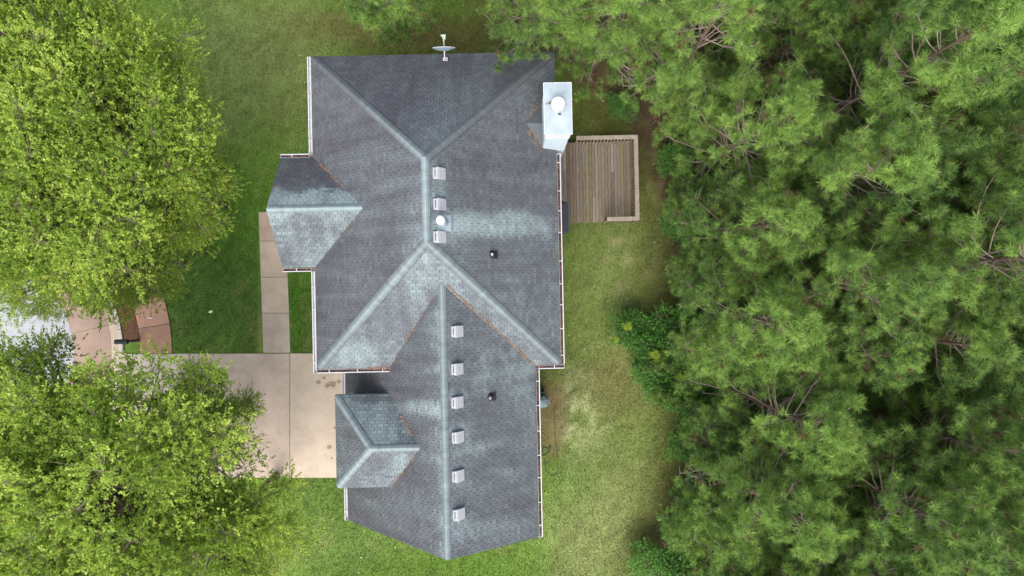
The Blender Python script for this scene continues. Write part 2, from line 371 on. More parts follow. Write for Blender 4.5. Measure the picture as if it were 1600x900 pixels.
def build_slope(name, polys, expo=.143, tab=.225):
    pts = [Vector(p) for p in polys[0]]
    n = (pts[1]-pts[0]).cross(pts[2]-pts[0]).normalized()
    if n.z < 0: n = -n
    u = Vector((0, 0, 1)).cross(n).normalized(); w = n.cross(u).normalized(); o = pts[0]
    # sheathing
    d = MB()
    for poly in polys:
        P = [Vector(p) for p in poly]
        if (P[1]-P[0]).cross(P[2]-P[1]).dot(n) < 0: P.reverse()
        k = len(P); d.add([p - n*.03 for p in P] + [p - n*.006 for p in P], [tuple(range(k-1, -1, -1)), tuple(range(k, 2*k))] + [(i, (i+1) % k, k+(i+1) % k, k+i) for i in range(k)])
    slope = d.build('roof_slope', M['deckroof'], HOUSE)
    V = []; F = []; UV = []; C = []
    for poly in polys:
        q = [((Vector(p)-o).dot(u), (Vector(p)-o).dot(w)) for p in poly]
        ar = sum(q[i][0]*q[(i+1) % len(q)][1] - q[(i+1) % len(q)][0]*q[i][1] for i in range(len(q)))
        if ar < 0: q.reverse()
        u0 = min(a for a, _ in q); u1 = max(a for a, _ in q); w0 = min(b for _, b in q); w1 = max(b for _, b in q)
        k0 = math.floor(w0/expo) - 1; k1 = math.ceil(w1/expo) + 1
        for k in range(k0, k1):
            r = random.Random(hash((name, k)) if False else k*977 + len(name)*131); off = (k % 2)*tab*.5 + r.uniform(-.02, .02)
            for j in range(math.floor((u0-off)/tab) - 1, math.ceil((u1-off)/tab) + 1):
                jit = random.uniform(0, .010)
                a0 = off + j*tab + .005 + jit*.8; a1 = off + (j+1)*tab - .004
                b0 = k*expo - random.choice((0, 0, 0, .006)) ; b1 = (k+1)*expo - .009
                cl = clipc([(a0, b0), (a1, b0), (a1, b1), (a0, b1)], q)
                if len(cl) < 3: continue
                base = len(V); lift = random.uniform(.005, .009)
                for (a, b) in cl:
                    t = 1 - (b - b0)/(b1 - b0); V.append(o + u*a + w*b + n*(.002 + lift*t)); UV.append((a, b))
                for (a, b) in cl: V.append(o + u*a + w*b - n*.003); UV.append((a, b))
                m = len(cl); F.append(tuple(range(base, base+m))); cen = sum((V[base+i] for i in range(m)), Vector())/m
                C.append((cen.x, cen.y, cen.z, 1))
                for i in range(m):
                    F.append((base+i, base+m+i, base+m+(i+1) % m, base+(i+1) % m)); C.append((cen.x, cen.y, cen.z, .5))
    C = np.array(C); VA = np.array([tuple(v) for v in V]); UA = np.array(UV)
    cl = stain_shade(name, VA[:, 0], VA[:, 1], VA[:, 2]) + (.22 if name in ('wing_west', 'main_west', 'dormer_north', 'porch_north') else .13)*fbm(UA[:, 0]*1.0, UA[:, 1]*.13, .34, 61, 3) + .05*fbm(UA[:, 0], UA[:, 1]*.3, .12, 62, 2)
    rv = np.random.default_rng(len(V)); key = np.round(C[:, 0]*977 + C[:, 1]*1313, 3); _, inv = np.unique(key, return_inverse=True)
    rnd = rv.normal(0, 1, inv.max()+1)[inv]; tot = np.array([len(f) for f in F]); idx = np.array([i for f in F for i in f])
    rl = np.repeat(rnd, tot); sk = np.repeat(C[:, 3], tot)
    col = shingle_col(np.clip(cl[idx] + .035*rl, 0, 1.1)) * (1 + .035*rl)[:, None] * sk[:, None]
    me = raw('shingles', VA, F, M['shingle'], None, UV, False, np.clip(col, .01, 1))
    tag(link('shingles', me, slope), kind='stuff')
    return slope, n
NORM = {}
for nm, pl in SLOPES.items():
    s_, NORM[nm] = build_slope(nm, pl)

def ridge_cap(p0, p1, na, nb, hw=.16, val=.75, piece=.16, valf=None):
    p0 = Vector(p0); p1 = Vector(p1); d = (p1-p0).normalized(); L = (p1-p0).length
    sa = na.cross(d).normalized(); sb = nb.cross(d).normalized()
    if sa.z > 0 or (abs(sa.z) < 1e-6): sa = -sa
    if sb.z > 0: sb = -sb
    if sa.dot(sb) > .9: sb = -sb
    up = (na + nb).normalized(); V = []; F = []; C = []; UV = []; k = 0; t = 0.0
    while t < L:
        t1 = min(t + piece + .02, L); l0 = .030 + random.uniform(0, .003); l1 = .026; b = len(V)
        for (tt, l) in ((t, l0), (t1, l1)):
            q = p0 + d*tt
            V += [q + sa*hw + na*l, q + sa*hw*.45 + na*(l+.004), q + up*(l + .010) + sa*.02, q + up*(l + .010) + sb*.02, q + sb*hw*.45 + nb*(l+.004), q + sb*hw + nb*l,
                  q + sa*(hw + .022) + na*.006, q + sb*(hw + .022) + nb*.006]
            UV += [(tt, x) for x in (-hw, -.1, 0, 0, .1, hw, -hw, hw)]
        F += [(b+6, b, b+8, b+14), (b, b+1, b+9, b+8), (b+1, b+2, b+10, b+9), (b+2, b+3, b+11, b+10), (b+3, b+4, b+12, b+11), (b+4, b+5, b+13, b+12), (b+5, b+7, b+15, b+13)]
        r = random.gauss(0, .03); vv = (valf(t/L) if valf else val)
        def sc(x): return shingle_col([min(1.1, max(0, x + r))])[0]*(1 + r*.6)
        cc = sc(vv); co = sc(vv*.72 + .02); C += [cc*.33, co, cc*.95, cc*1.06, cc*.95, co, cc*.33]  # shadow line painted into the outer skirts, highlight into the crest
        t += piece; k += 1
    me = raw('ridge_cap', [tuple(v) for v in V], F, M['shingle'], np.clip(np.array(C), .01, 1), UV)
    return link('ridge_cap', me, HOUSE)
Nn = NORM
ridge_cap((RX, RY1+.05, ZR), (RX, RY0-.05, ZR), Nn['main_west'], Nn['main_east'], val=.98)
ridge_cap((XW+.06, YN-.06, 6.04), (RX, RY1, ZR), Nn['main_west'], Nn['main_north'], valf=lambda t: .25 + .6*t)
ridge_cap((XE-.06, YN-.06, 6.04), (RX, RY1, ZR), Nn['main_east'], Nn['main_north'], valf=lambda t: .12 + .45*t)
ridge_cap((XW+.06, YS+.06, 6.04), (RX, RY0, ZR), Nn['main_west'], Nn['main_south'], hw=.18, val=.80)
ridge_cap((XE-.06, YS+.06, 6.04), (RX, RY0, ZR), Nn['main_east'], Nn['main_south'], hw=.18, val=.74)
ridge_cap((WX, -9.70, WZ), (WX, vy-.02, WZ), Nn['wing_west'], Nn['wing_east'], val=.88)
ridge_cap((GX+.02, GRY, GZ), (gEx-.02, GRY, GZ), Nn['porch_north'], Nn['porch_south'], val=1.02)
ridge_cap((dEx+.0, DRY, DZ), (DAX-.05, DRY, DZ), Nn['dormer_north'], Nn['dormer_south'], hw=.155, val=.95)
ridge_cap((DX+.05, DY1-.05, 6.04), (DAX, DRY, DZ), Nn['dormer_north'], Nn['dormer_west'], hw=.155, val=.9)
ridge_cap((DX+.05, DY0+.05, 6.04), (DAX, DRY, DZ), Nn['dormer_south'], Nn['dormer_west'], hw=.155, val=.95)

# walls with lapped boards
def wall(poly, z0, top, nm='wall'):
    """poly: plan corners (counter-clockwise); top: height or function of (x, y)"""
    m = MB(); n = len(poly); tf = top if callable(top) else (lambda x, y: top)
    for i in range(n):
        a = Vector(poly[i]); b = Vector(poly[(i+1) % n]); d = (b-a); L = d.length; d.normalize(); nn = Vector((d.y, -d.x))
        ht = max(tf(*a), tf(*b), tf(*((a+b)/2))); z = z0
        while z < ht:
            z1 = min(z + .2, ht); ta, tb = 0, L
            zc = (z + z1)/2
            ks = [k*L/40 for k in range(41) if tf(*(a + d*(k*L/40))) >= zc - .001]
            if ks:
                ta, tb = min(ks), max(ks)
                if tb - ta > .02:
                    p = a + d*ta; q = a + d*tb
                    m.add([(p.x + nn.x*.02, p.y + nn.y*.02, z), (q.x + nn.x*.02, q.y + nn.y*.02, z), (q.x, q.y, z1), (p.x, p.y, z1),
                           (p.x - nn.x*.12, p.y - nn.y*.12, z), (q.x - nn.x*.12, q.y - nn.y*.12, z)],
                          [(0, 1, 2, 3), (4, 5, 1, 0), (0, 3, 4), (1, 5, 2)])
            z = z1
    return m.build(nm, M['siding'], HOUSE)
wall([(XW+.38, YS+.38), (XE-.38, YS+.38), (XE-.38, YN-.38), (XW+.38, YN-.38)], 0, 5.92)
def wtop(x, y):
    return min(8.35, (6.0 + (WEX - x)*(WZ - 6)/(WEX - WX)) if x > WX else (WWZ + (x - WWX)*WP)) - .12
wall([(WWX+.3, -9.45), (WEX-.35, -9.45), (WEX-.35, YS+.2), (WWX+.3, YS+.2)], 0, wtop)
wall([(GX+.35, GY0+.35), (XW+.2, GY0+.35), (XW+.2, GY1-.35), (GX+.35, GY1-.35)], 0, lambda x, y: 5.9 + max(0, (GY1 - GRY - abs(y - GRY) - .35)*(GZ-6)/(GY1-GRY)) if x < GX + .4 else 5.9)
wall([(DX+.28, DY0+.35), (vx6+.1, DY0+.35), (vx6+.1, DY1-.35), (DX+.28, DY1-.35)], WWZ - .6, 5.93)
# soffit and fascia
fas = MB()
def fascia(a, b, out, dz=0):
    a = Vector(a); b = Vector(b); o_ = Vector((*out, 0))*-.022
    dz = -.03 if abs(a.z - b.z) > .1 else 0
    fas.bar(a + o_ + Vector((0, 0, -.10 + dz)), b + o_ + Vector((0, 0, -.10 + dz)), .026, .17)
for a, b, o_ in (((XW, YN, 6), (XW, GY1, 6), (-1, 0)), ((XW, GY0, 6), (XW, YS, 6), (-1, 0)), ((XW, YS, 6), (vx6+.1, YS, 6), (0, -1)),
                 ((WEX, YS, 6), (XE, YS, 6), (0, -1)), ((XE, YS, 6), (XE, YN, 6), (1, 0)), ((XE, YN, 6), (XW, YN, 6), (0, 1)),
                 ((WEX, YS, 6), (WEX, -9.87, 6), (1, 0)), ((WWX, YS+.3, WWZ), (WWX, -9.87, WWZ), (-1, 0)),
                 ((WX, -9.72, WZ), (WEX, -9.87, 6), (0, -1)), ((WX, -9.72, WZ), (WWX, -9.87, WWZ), (0, -1)),
                 ((GX, GY1, 6), (XW, GY1, 6), (0, 1)), ((GX, GY0, 6), (XW, GY0, 6), (0, -1)),
                 ((GX, GY1, 6), (GX, GRY, GZ), (-1, 0)), ((GX, GY0, 6), (GX, GRY, GZ), (-1, 0))):
    fascia(a, b, o_)
fas.build('fascia', M['white'], HOUSE)
dfas = MB()
for a, b in (((DX, DY1, 5.9), (DX, DY0, 5.9)), ((DX, DY1, 5.9), (dvx, DY1, 5.9)), ((DX, DY0, 5.9), (dvx, DY0, 5.9))):
    dfas.bar(a, b, .03, .15, c=(.28, .33, .36))
dfas.build('fascia', M['white'], HOUSE)
sof = MB()
sof.box(XW+.02, XE-.02, YS+.02, YN-.02, 5.80, 5.83); sof.box(GX+.02, XW, GY0+.02, GY1-.02, 5.81, 5.84)
sof.box(WX, WEX-.02, -9.8, YS, 5.79, 5.82); sof.box(DX+.02, dvx - .1, DY0+.02, DY1-.02, 5.80, 5.825)
sof.build('soffit', M['white'], HOUSE)

# gutters
straw_pts = []
def gutter(a, b, out, fill=True, step=.92, w=.115):
    a = Vector(a); b = Vector(b); d = (b-a).normalized(); o_ = Vector((*out, 0)); L = (b-a).length; z = a.z
    g = MB(); dz = Vector((0, 0, 1))
    def seg(offx, offz, ww, hh): g.bar(a + o_*offx + dz*offz, b + o_*offx + dz*offz, ww if abs(d.y) > .5 else ww, hh)
    seg(.034, -.07, .006, .11); seg(.034 + w/2, -.122, w, .006); seg(.034 + w, -.065, .02, .12); seg(.034 + w + .006, -.004, .032, .012)
    for e in (a, b):
        g.bar(e + o_*.034 + dz*-.065, e + o_*(.034 + w) + dz*-.065, .008, .11)
    go = g.build('gutter', M['white'], HOUSE)
    n = max(1, round(L/step))
    for k in range(n):
        h = MB(); p = a + d*(L*(k + .5)/n + random.uniform(-.12, .12)); h.bar(p + o_*.03 + dz*-.004, p + o_*(.034 + w) + dz*-.004, .028, .01); h.build('hanger', M['white'], go)
    if fill:
        f = MB(); n = int(L/.09)
        for k in range(n):
            p = a + d*(k*.09 + .045) + o_*(.034 + w/2)
            zz = z - .075 + .02*math.sin(k*1.3) + random.uniform(-.012, .012)
            f.bar(p - d*.05 + dz*(zz - z), p + d*.05 + dz*(zz - z), w - .02, .05, c=random.choice([(.085, .045, .04), (.07, .045, .04), (.12, .06, .045), (.05, .035, .035)]))
        tag(f.build('gutter_debris', M['mulch'], go), kind='stuff')
    return go
gutter((XW, YN, 6), (XW, GY1+.17, 6), (-1, 0), fill=False); gutter((XW, GY0-.17, 6), (XW, YS-.16, 6), (-1, 0), fill=False)
gutter((XW-.03, YS, 6), (vx6+.16, YS, 6), (0, -1)); gutter((WEX+.17, YS, 6), (XE+.16, YS, 6), (0, -1))
gutter((XE, YS, 6), (XE, 5.28, 6), (1, 0)); gutter((WEX, YS-.16, 6), (WEX, -9.87, 6), (1, 0))
gutter((WWX, YS+.3, WWZ), (WWX, -9.87, WWZ), (-1, 0), w=.11, fill=False)
gutter((GX, GY1, 6), (XW-.17, GY1, 6), (0, 1)); gutter((GX, GY0, 6), (XW-.17, GY0, 6), (0, -1))
gc = MB()
for (x, y, sx, sy) in ((XW, GY1, -1, 1), (XW, GY0, -1, -1), (WEX, YS, 1, -1)):
    gc.box(min(x, x + sx*.18), max(x, x + sx*.18), min(y, y + sy*.18), max(y, y + sy*.18), 5.868, 5.925, (.16, .12, .11))
gc.build('corner_debris', M['mulch'], HOUSE)['kind'] = 'stuff'
for (x, y) in ((XE+.02, YS+.5), (WEX+.05, -9.6), (XW-.05, YS+.25)):
    sx = -.3 if x > -3 else .3; dn = MB()
    dn.tube([(x, y, 5.9), (x + sx*.9, y, 5.55), (x + sx, y, 5.3), (x + sx, y, .1)], .045, 6)
    dn.build('downpipe', M['white'], HOUSE)

# roof point helper: height of a slope under (x, y)
def zon(nm, x, y):
    p = Vector(SLOPES[nm][0][0]); n = NORM[nm]; return p.z - ((x-p.x)*n.x + (y-p.y)*n.y)/n.z
def on_slope(nm, px, py, h=0.0):
    "local point on a slope seen at that pixel"
    z = 7.0
    for _ in range(25):
        X, Y, _z = G(px, py, z); c, s = math.cos(-HROT), math.sin(-HROT); x, y = X*c - Y*s, X*s + Y*c
        z = zon(nm, x, y) + h
    return Vector((x, y, z - h))
def slope_matrix(nm, p):
    n = NORM[nm]; dn_ = Vector((n.x, n.y, 0)).normalized(); ax = (dn_ - n*dn_.dot(n)).normalized(); ay = n.cross(ax)
    return Matrix(((ax.x, ay.x, n.x, p.x), (ax.y, ay.y, n.y, p.y), (ax.z, ay.z, n.z, p.z), (0, 0, 0, 1)))
# box vents: local x points down the slope
vb = MB(); vb.box(-.25, .27, -.235, .235, .010, .022, (.30, .32, .34)); vbm = vb.mesh('flange', M['vent'])  # flange tinted dark as a painted contact shadow round the hood
hd = MB()
hd.add([(-.19, -.19, .03), (.21, -.19, .03), (.21, .19, .03), (-.19, .19, .03), (-.15, -.205, .19), (.235, -.205, .075), (.235, .205, .075), (-.15, .205, .19)],
       [(3, 2, 1, 0), (4, 5, 6, 7), (0, 1, 5, 4), (1, 2, 6, 5), (2, 3, 7, 6), (3, 0, 4, 7)])
hdm = hd.mesh('hood', M['vent'])
lp = MB(); lp.box(-.255, -.17, -.19, .19, .03, .11, (1.12, 1.12, 1.12)); lpm = lp.mesh('front_lip', M['vent'])
lv = MB(); lv.box(-.235, -.205, -.13, .13, .112, .118, (.15, .15, .16)); lvm = lv.mesh('louvre', M['vent'])
hl = MB(); hl.box(-.152, -.045, -.207, .207, .02, .026)
topband = MB()
topband.add([(-.17, -.212, .197), (-.05, -.212, .162), (-.05, .212, .162), (-.17, .212, .197), (-.17, -.212, .17), (-.05, -.212, .13), (-.05, .212, .13), (-.17, .212, .17)],
            [(0, 1, 2, 3), (4, 5, 1, 0), (7, 3, 2, 6), (4, 0, 3, 7), (1, 5, 6, 2)], (1.12, 1.1, 1.12)); tbm = topband.mesh('hood_ridge', M['vent'])
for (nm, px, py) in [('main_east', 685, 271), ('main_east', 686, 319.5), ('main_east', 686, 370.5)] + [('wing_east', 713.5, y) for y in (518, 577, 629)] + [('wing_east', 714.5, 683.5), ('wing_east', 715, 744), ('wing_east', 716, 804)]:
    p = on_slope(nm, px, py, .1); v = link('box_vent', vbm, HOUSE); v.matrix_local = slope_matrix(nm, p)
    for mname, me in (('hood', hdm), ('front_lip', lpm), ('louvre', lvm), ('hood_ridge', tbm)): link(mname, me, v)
# flue with square flashing
p = on_slope('main_east', 693.5, 348.5); fl = MB(); fl.box(-.27, .27, -.28, .28, .012, .034)
flue = fl.build('flue_flashing', M['metal'], HOUSE); flue.matrix_local = slope_matrix('main_east', p)
fp = MB(); fp.lathe([(.2, -.1), (.17, .1), (.115, .3), (.105, .32)], (p.x-.04, p.y+.03, p.z), 24); fp.build('flue_cone', M['metal'], HOUSE, True)
fp = MB(); fp.lathe([(.10, .25), (.10, .72)], (p.x-.04, p.y+.03, p.z), 24); fp.build('flue_pipe', M['metal'], HOUSE, True)
fp = MB(); fp.lathe([(.13, .66), (.15, .67), (.15, .76), (.11, .80), (.02, .81)], (p.x-.04, p.y+.03, p.z), 24, c=(1.25, 1.2, 1.15)); fp.build('flue_cap', M['white'], HOUSE, False)
# vent stacks
for nm, px, py, br in (('main_east', 769, 397.5, .3), ('wing_east', 766, 621, 1)):
    p = on_slope(nm, px, py, .15); b = MB(); b.box(-.08, .24, -.15, .15, .012, .028); bo = b.build('stack_boot', M['blackrub'], HOUSE); bo.matrix_local = slope_matrix(nm, p)
    s_ = MB(); s_.lathe([(.125, -.04), (.11, .08), (.06, .14)], p, 20); s_.build('stack_collar', M['blackrub'], HOUSE, True)
    s_ = MB(); s_.lathe([(.045, .1), (.045, .36)], p, 14, c=(18, 18, 19)); s_.build('vent_stack', M['blackrub'], HOUSE)
    s_ = MB(); s_.lathe([(.022, .30), (.022, .364)], p, 12, c=((1, 1, 1) if br > .5 else (16, 16, 16))); s_.build('stack_opening', M['blackrub'], HOUSE)

# chimney
cx0, cx1, cy0, cy1, cz = 1.28, 2.20, 5.40, 7.16, 9.0
ch = MB(); z = 0.0
while z < 8.1:
    z1 = z + .18
    for (ax, ay, bx, by, nx, ny) in ((cx0+.03, cy0+.03, cx1-.03, cy0+.03, 0, -1), (cx1-.03, cy0+.03, cx1-.03, cy1-.03, 1, 0), (cx1-.03, cy1-.03, cx0+.03, cy1-.03, 0, 1), (cx0+.03, cy1-.03, cx0+.03, cy0+.03, -1, 0)):
        ch.add([(ax + nx*.018, ay + ny*.018, z), (bx + nx*.018, by + ny*.018, z), (bx, by, z1), (ax, ay, z1), (bx - nx*.05, by - ny*.05, z), (ax - nx*.05, ay - ny*.05, z)], [(0, 1, 2, 3), (5, 4, 1, 0)])
    z = z1
chimney = ch.build('chimney', M['siding'], HOUSE)
t = MB(); t.box(cx0+.005, cx1-.005, cy0+.005, cy1-.005, 8.1, 8.9, (1.1, 1.1, 1.1)); t.build('chimney_trim', M['white'], chimney)
t = MB(); t.box(cx0-.03, cx1+.03, cy0-.03, cy1+.03, 8.86, 8.97); t.add([(cx0-.03, cy0-.03, 8.972), (cx1+.03, cy0-.03, 8.972), (cx1+.03, cy1+.03, 8.972), (cx0-.03, cy1+.03, 8.972), ((cx0+cx1)/2, (cy0+cy1)/2-.1, 9.03), ((cx0+cx1)/2, (cy0+cy1)/2+.1, 9.03)], [(0, 1, 4), (1, 2, 5, 4), (2, 3, 5), (3, 0, 4, 5)])
t.build('chimney_cap', M['metal'], chimney)
t = MB()
for a, b in (((cx0-.03, cy0-.03), (cx1+.03, cy0-.03)), ((cx1+.03, cy0-.03), (cx1+.03, cy1+.03)), ((cx1+.03, cy1+.03), (cx0-.03, cy1+.03)), ((cx0-.03, cy1+.03), (cx0-.03, cy0-.03))):
    t.bar((*a, 8.965), (*b, 8.965), .022, .03)
t.build('cap_edge', M['white'], chimney)
kx, ky = 1.72, 6.35
t = MB(); t.lathe([(.165, 9.0), (.165, 9.22)], (kx, ky, 0), 24, c=(.5, .5, .52)); t.build('chimney_flue', M['metal'], chimney)
t = MB(); t.lathe([(.20, 9.16), (.20, 9.20), (.23, 9.205), (.235, 9.40), (.215, 9.44), (.05, 9.46), (.01, 9.46)], (kx, ky, 0), 32, c=(1.3, 1.22, 1.17)); t.build('rain_cap', M['white'], chimney)
t = MB(); t.box(kx - .30, kx - .20, ky + .10, ky + .14, 9.0, 9.05, (.25, .2, .12)); t.bar((kx-.2, ky+.1, 9.03), (kx-.42, ky+.08, 9.03), .02, .02, c=(.3, .22, .1)); t.build('cap_clip', M['white'], chimney)
t = MB(); t.box(kx+.02, kx+.12, ky-.31, ky-.26, 9.0, 9.06, (.12, .1, .1))
t.build('cap_bolt', M['white'], chimney)
# cricket behind the chimney
zc = zon('main_east', cx0, 6.3)
q = [(cx0+.02, cy0+.02, zon('main_east', cx0, 5.4)+.02), (cx0+.02, 6.28, zc+.42), (cx0+.02, cy1-.02, zon('main_east', cx0, 7.1)+.02), (cx0 - .62, 6.28, zon('main_east', cx0-.62, 6.28)+.03)]
t = MB(); cc = tuple(shingle_col([.38])[0]*.95); t.add(q, [(0, 1, 3), (1, 2, 3)], cc); t.build('cricket', M['shingle'], HOUSE)

# bay window with its own small roof
t = MB(); ez, bz = 3.1, 3.55; by0, by1, bx = 2.05, 4.02, 2.55; wxw = XE - .38
e = [(wxw, by0-.05, ez), (bx-.02, by0+.35, ez), (bx, by1-.35, ez), (wxw, by1+.05, ez)]; tp = [(wxw, by0+.6, bz), (wxw, by1-.6, bz)]
dk = (.055, .062, .075)
t.add(e + tp + [(a, b, ez-.06) for a, b, _ in e], [(0, 1, 4), (1, 2, 5, 4), (2, 3, 5), (0, 6, 7, 1), (1, 7, 8, 2), (2, 8, 9, 3), (9, 8, 7, 6)], dk)
bay = t.build('bay_roof', M['shingle'], HOUSE)
t = MB(); t.prism([(wxw, by0+.15), (bx-.25, by0+.5), (bx-.25, by1-.5), (wxw, by1-.15)], .1, 3.05); t.build('bay_wall', M['siding'], bay)

# ---------------- deck ----------------
DECK = empty('wooden_deck', (0, 0, 0), HROT); tag(DECK, 'weathered brown timber deck with baluster railing behind the house', 'deck')
dx0, dx1, dy0, dy1, dz = 1.50, 5.86, 3.04, 6.86, .55
nb = 29; bw = (dx1 - dx0)/nb
tones = [(.175, .135, .095), (.195, .160, .120), (.155, .125, .090), (.225, .19, .150), (.185, .140, .11), (.170, .142, .088), (.185, .16, .135)]
for k in range(nb):
    x0 = dx0 + k*bw; splits = [dy0 + random.uniform(-.012, .012), dy1 + random.uniform(-.012, .012)]
    if k % 3 == 1: splits.insert(1, random.uniform(dy0 + 1, dy1 - 1))
    for a, b in zip(splits[:-1], splits[1:]):
        m = MB(); tn = random.choice(tones); f = random.uniform(.86, 1.18); hz = random.uniform(-.002, .003)
        x1 = x0 + bw - .008; c_ = tuple(v*f for v in tn)
        m.add([(x0+.002, a, dz-.03), (x1, a, dz-.03), (x1, b-.004, dz-.03), (x0+.002, b-.004, dz-.03), (x0+.004, a, dz+hz), (x1-.002, a, dz+hz), (x1-.002, b-.004, dz+hz), (x0+.004, b-.004, dz+hz)],
              [(3, 2, 1, 0), (4, 5, 6, 7), (0, 1, 5, 4), (1, 2, 6, 5), (2, 3, 7, 6), (3, 0, 4, 7)], c_)
        m.build('board', M['wood'], DECK)
m = MB(); m.box(dx0, dx1-.02, dy0+.03, dy0+.07, .3, dz-.032, (.2, .15, .1)); m.box(dx0, dx1-.02, dy1-.07, dy1-.03, .3, dz-.032, (.2, .15, .1)); m.box(dx1-.08, dx1-.04, dy0+.07, dy1-.07, .3, dz-.034, (.2, .15, .1))
for k in range(9): m.box(dx0, dx1-.08, dy0 + .4 + k*.38, dy0+.44 + k*.38, .34, dz-.035, (.12, .09, .06))
m.build('frame', M['wood'], DECK)
RZ = 1.55; gw = (.30, .25, .21)
runs = [((dx1-.02, dy0+.04), (dx1-.02, dy1-.02)), ((2.95+.22, dy1-.02), (dx1-.02, dy1-.02)), ((4.50, dy0+.04), (dx1-.02, dy0+.04))]
for ri, (a, b) in enumerate(runs):
    RZ = 1.55 + .0035*ri
    a = Vector((*a, 0)); b = Vector((*b, 0)); d = (b-a).normalized(); L = (b-a).length
    r = MB(); up = Vector((0, 0, 1)); r.bar(a - d*.07 + up*RZ, b + d*.07 + up*RZ, .19, .036, c=gw); r.build('rail_cap', M['wood'], DECK)
    r = MB(); inn = Vector((-1, 0, 0)) if abs(d.y) > .5 else (Vector((0, -1, 0)) if a.y > 5 else Vector((0, 1, 0)))
    r.bar(a + inn*.03 + up*(RZ-.07), b + inn*.03 + up*(RZ-.07), .04, .09, c=(.3, .24, .19)); r.bar(a + inn*.03 + up*(dz+.09), b + inn*.03 + up*(dz+.09), .04, .09, c=(.25, .19, .14)); r.build('rail', M['wood'], DECK)
    bm_ = MB(); bm_.box(-.022, .022, -.022, .022, dz+.02, RZ-.02, (.30, .235, .18)); bme = bm_.mesh('baluster', M['wood'])
    n = int(L/.15)
    for k in range(1, n):
        p = a + d*(L*k/n) + inn*.075; link('baluster', bme, DECK, (p.x, p.y, 0))
    for p in (a, b):
        pm = MB(); pm.box(p.x-.045, p.x+.045, p.y-.045, p.y+.045, 0, RZ-.02, (.25, .19, .14)); pm.build('post', M['wood'], DECK)

# ---------------- things round the house ----------------
hx = lambda x, y, z=0: (x*math.cos(HROT) - y*math.sin(HROT), x*math.sin(HROT) + y*math.cos(HROT), z)
# covered unit
u = empty('covered_grill', hx(1.22, -5.42), HROT + R(18)); tag(u, 'small unit under a faceted blue grey cover against the side wall', 'covered grill')
m = MB()
b0 = [(-.36, -.30), (.34, -.30), (.42, 0), (.34, .26), (-.36, .28)]
b1 = [(-.33, -.27), (.28, -.28), (.38, .0), (.25, .24), (-.33, .25)]
vs = [(x, y, .06) for x, y in b0] + [(x, y, .86) for x, y in b1] + [(-.2, -.12, 1.05), (.14, -.1, 1.0), (.05, .12, 1.08)]
m.add(vs, [(0, 1, 6, 5), (1, 2, 7, 6), (2, 3, 8, 7), (3, 4, 9, 8), (4, 0, 5, 9), (5, 6, 11, 10), (6, 7, 11), (7, 8, 12, 11), (8, 9, 12), (9, 10, 12), (9, 5, 10), (10, 11, 12)])
m.build('cover', M['cover'], u)
m = MB(); m.box(.29, .32, -.2, -.02, .5, .9, (.1, .1, .1)); m.build('side_handle', M['white'], u)
m = MB(); m.box(-.42, .44, -.36, .44, 0, .05, (.22, .19, .17)); m.build('pad', M['concrete'], u)
m = MB(); m.box(-.40, .36, .34, .42, .06, .72, (1, 1, 1)); m.build('dark_panel', M['blackrub'], u)  # black upright panel along one side of the cover
# garden hose
def gp(px, py, z=.03): return Vector(G(px, py, z))
def curve(pts, n=8):
    out = []
    for i in range(len(pts)-1):
        p0 = pts[max(i-1, 0)]; p1 = pts[i]; p2 = pts[i+1]; p3 = pts[min(i+2, len(pts)-1)]
        for k in range(n):
            t = k/n; out.append(.5*((2*p1) + (p2-p0)*t + (2*p0-5*p1+4*p2-p3)*t*t + (3*p1-p0-3*p2+p3)*t**3))
    return out + [pts[-1]]
m = MB(); m.tube(curve([gp(866, 640), gp(867, 665), gp(868, 690), gp(871, 715), gp(870, 738), gp(862, 744), gp(853, 735), gp(850, 715)]), .014, 6)
tag(m.build('garden_hose', M['hose'], None, True), 'thin dark hose looping down the grass beside the house', 'hose')
m = MB(); m.tube(curve([gp(843, 688), gp(848, 698), gp(855, 701), gp(860, 698), gp(859, 704), gp(853, 711), gp(844, 712)]), .022, 6)
tag(m.build('cable_coil', M['hose'], None, True), 'thick dark green coil of hose lying by the wall gutter', 'hose')
# satellite dish
p = on_slope('main_north', 696, 94); SD = empty('satellite_dish', hx(p.x, p.y, p.z), HROT); tag(SD, 'grey satellite dish on pale arm at the top edge of the roof', 'satellite dish')
m = MB(); m.box(-.09, .09, -.06, .1, .0, .03); m.tube([(0, 0, .01), (0, .02, .25), (0, .18, .45)], .022, 8)
m.bar((-.07, -.06, 0.02), (0, .05, .3), .02, .02); m.bar((.07, -.06, 0.02), (0, .05, .3), .02, .02); m.build('mast', M['white'], SD)
vs = []; fs = []; n = 28; rings = 5
tilt = R(14)
for i in range(rings + 1):
    rr = i/rings
    for k in range(n):
        a = 2*math.pi*k/n; X = .44*rr*math.cos(a); Z = .40*rr*math.sin(a); Y = .10*rr*rr
        Yr = Y*math.cos(tilt) - Z*math.sin(tilt); Zr = Y*math.sin(tilt) + Z*math.cos(tilt); vs.append((X, Yr + .20, Zr + .50))
for i in range(rings):
    for k in range(n): fs.append((i*n+k, i*n+(k+1) % n, (i+1)*n+(k+1) % n, (i+1)*n+k))
m = MB(); m.add(vs, fs, (.72, .78, .84)); m.add([(x, y-.012, z) for x, y, z in vs], [f[::-1] for f in fs], (.72, .78, .84)); m.build('reflector', M['metal'], SD, True)
m = MB(); m.tube([vs[rings*n + k] for k in range(n)] + [vs[rings*n]], .012, 6, cap=False); m.build('rim', M['white'], SD, True)
m = MB(); m.bar((0, .24, .16), (-.03, .80, .42), .045, .05, c=(.85, .98, .72)); m.build('arm', M['white'], SD)
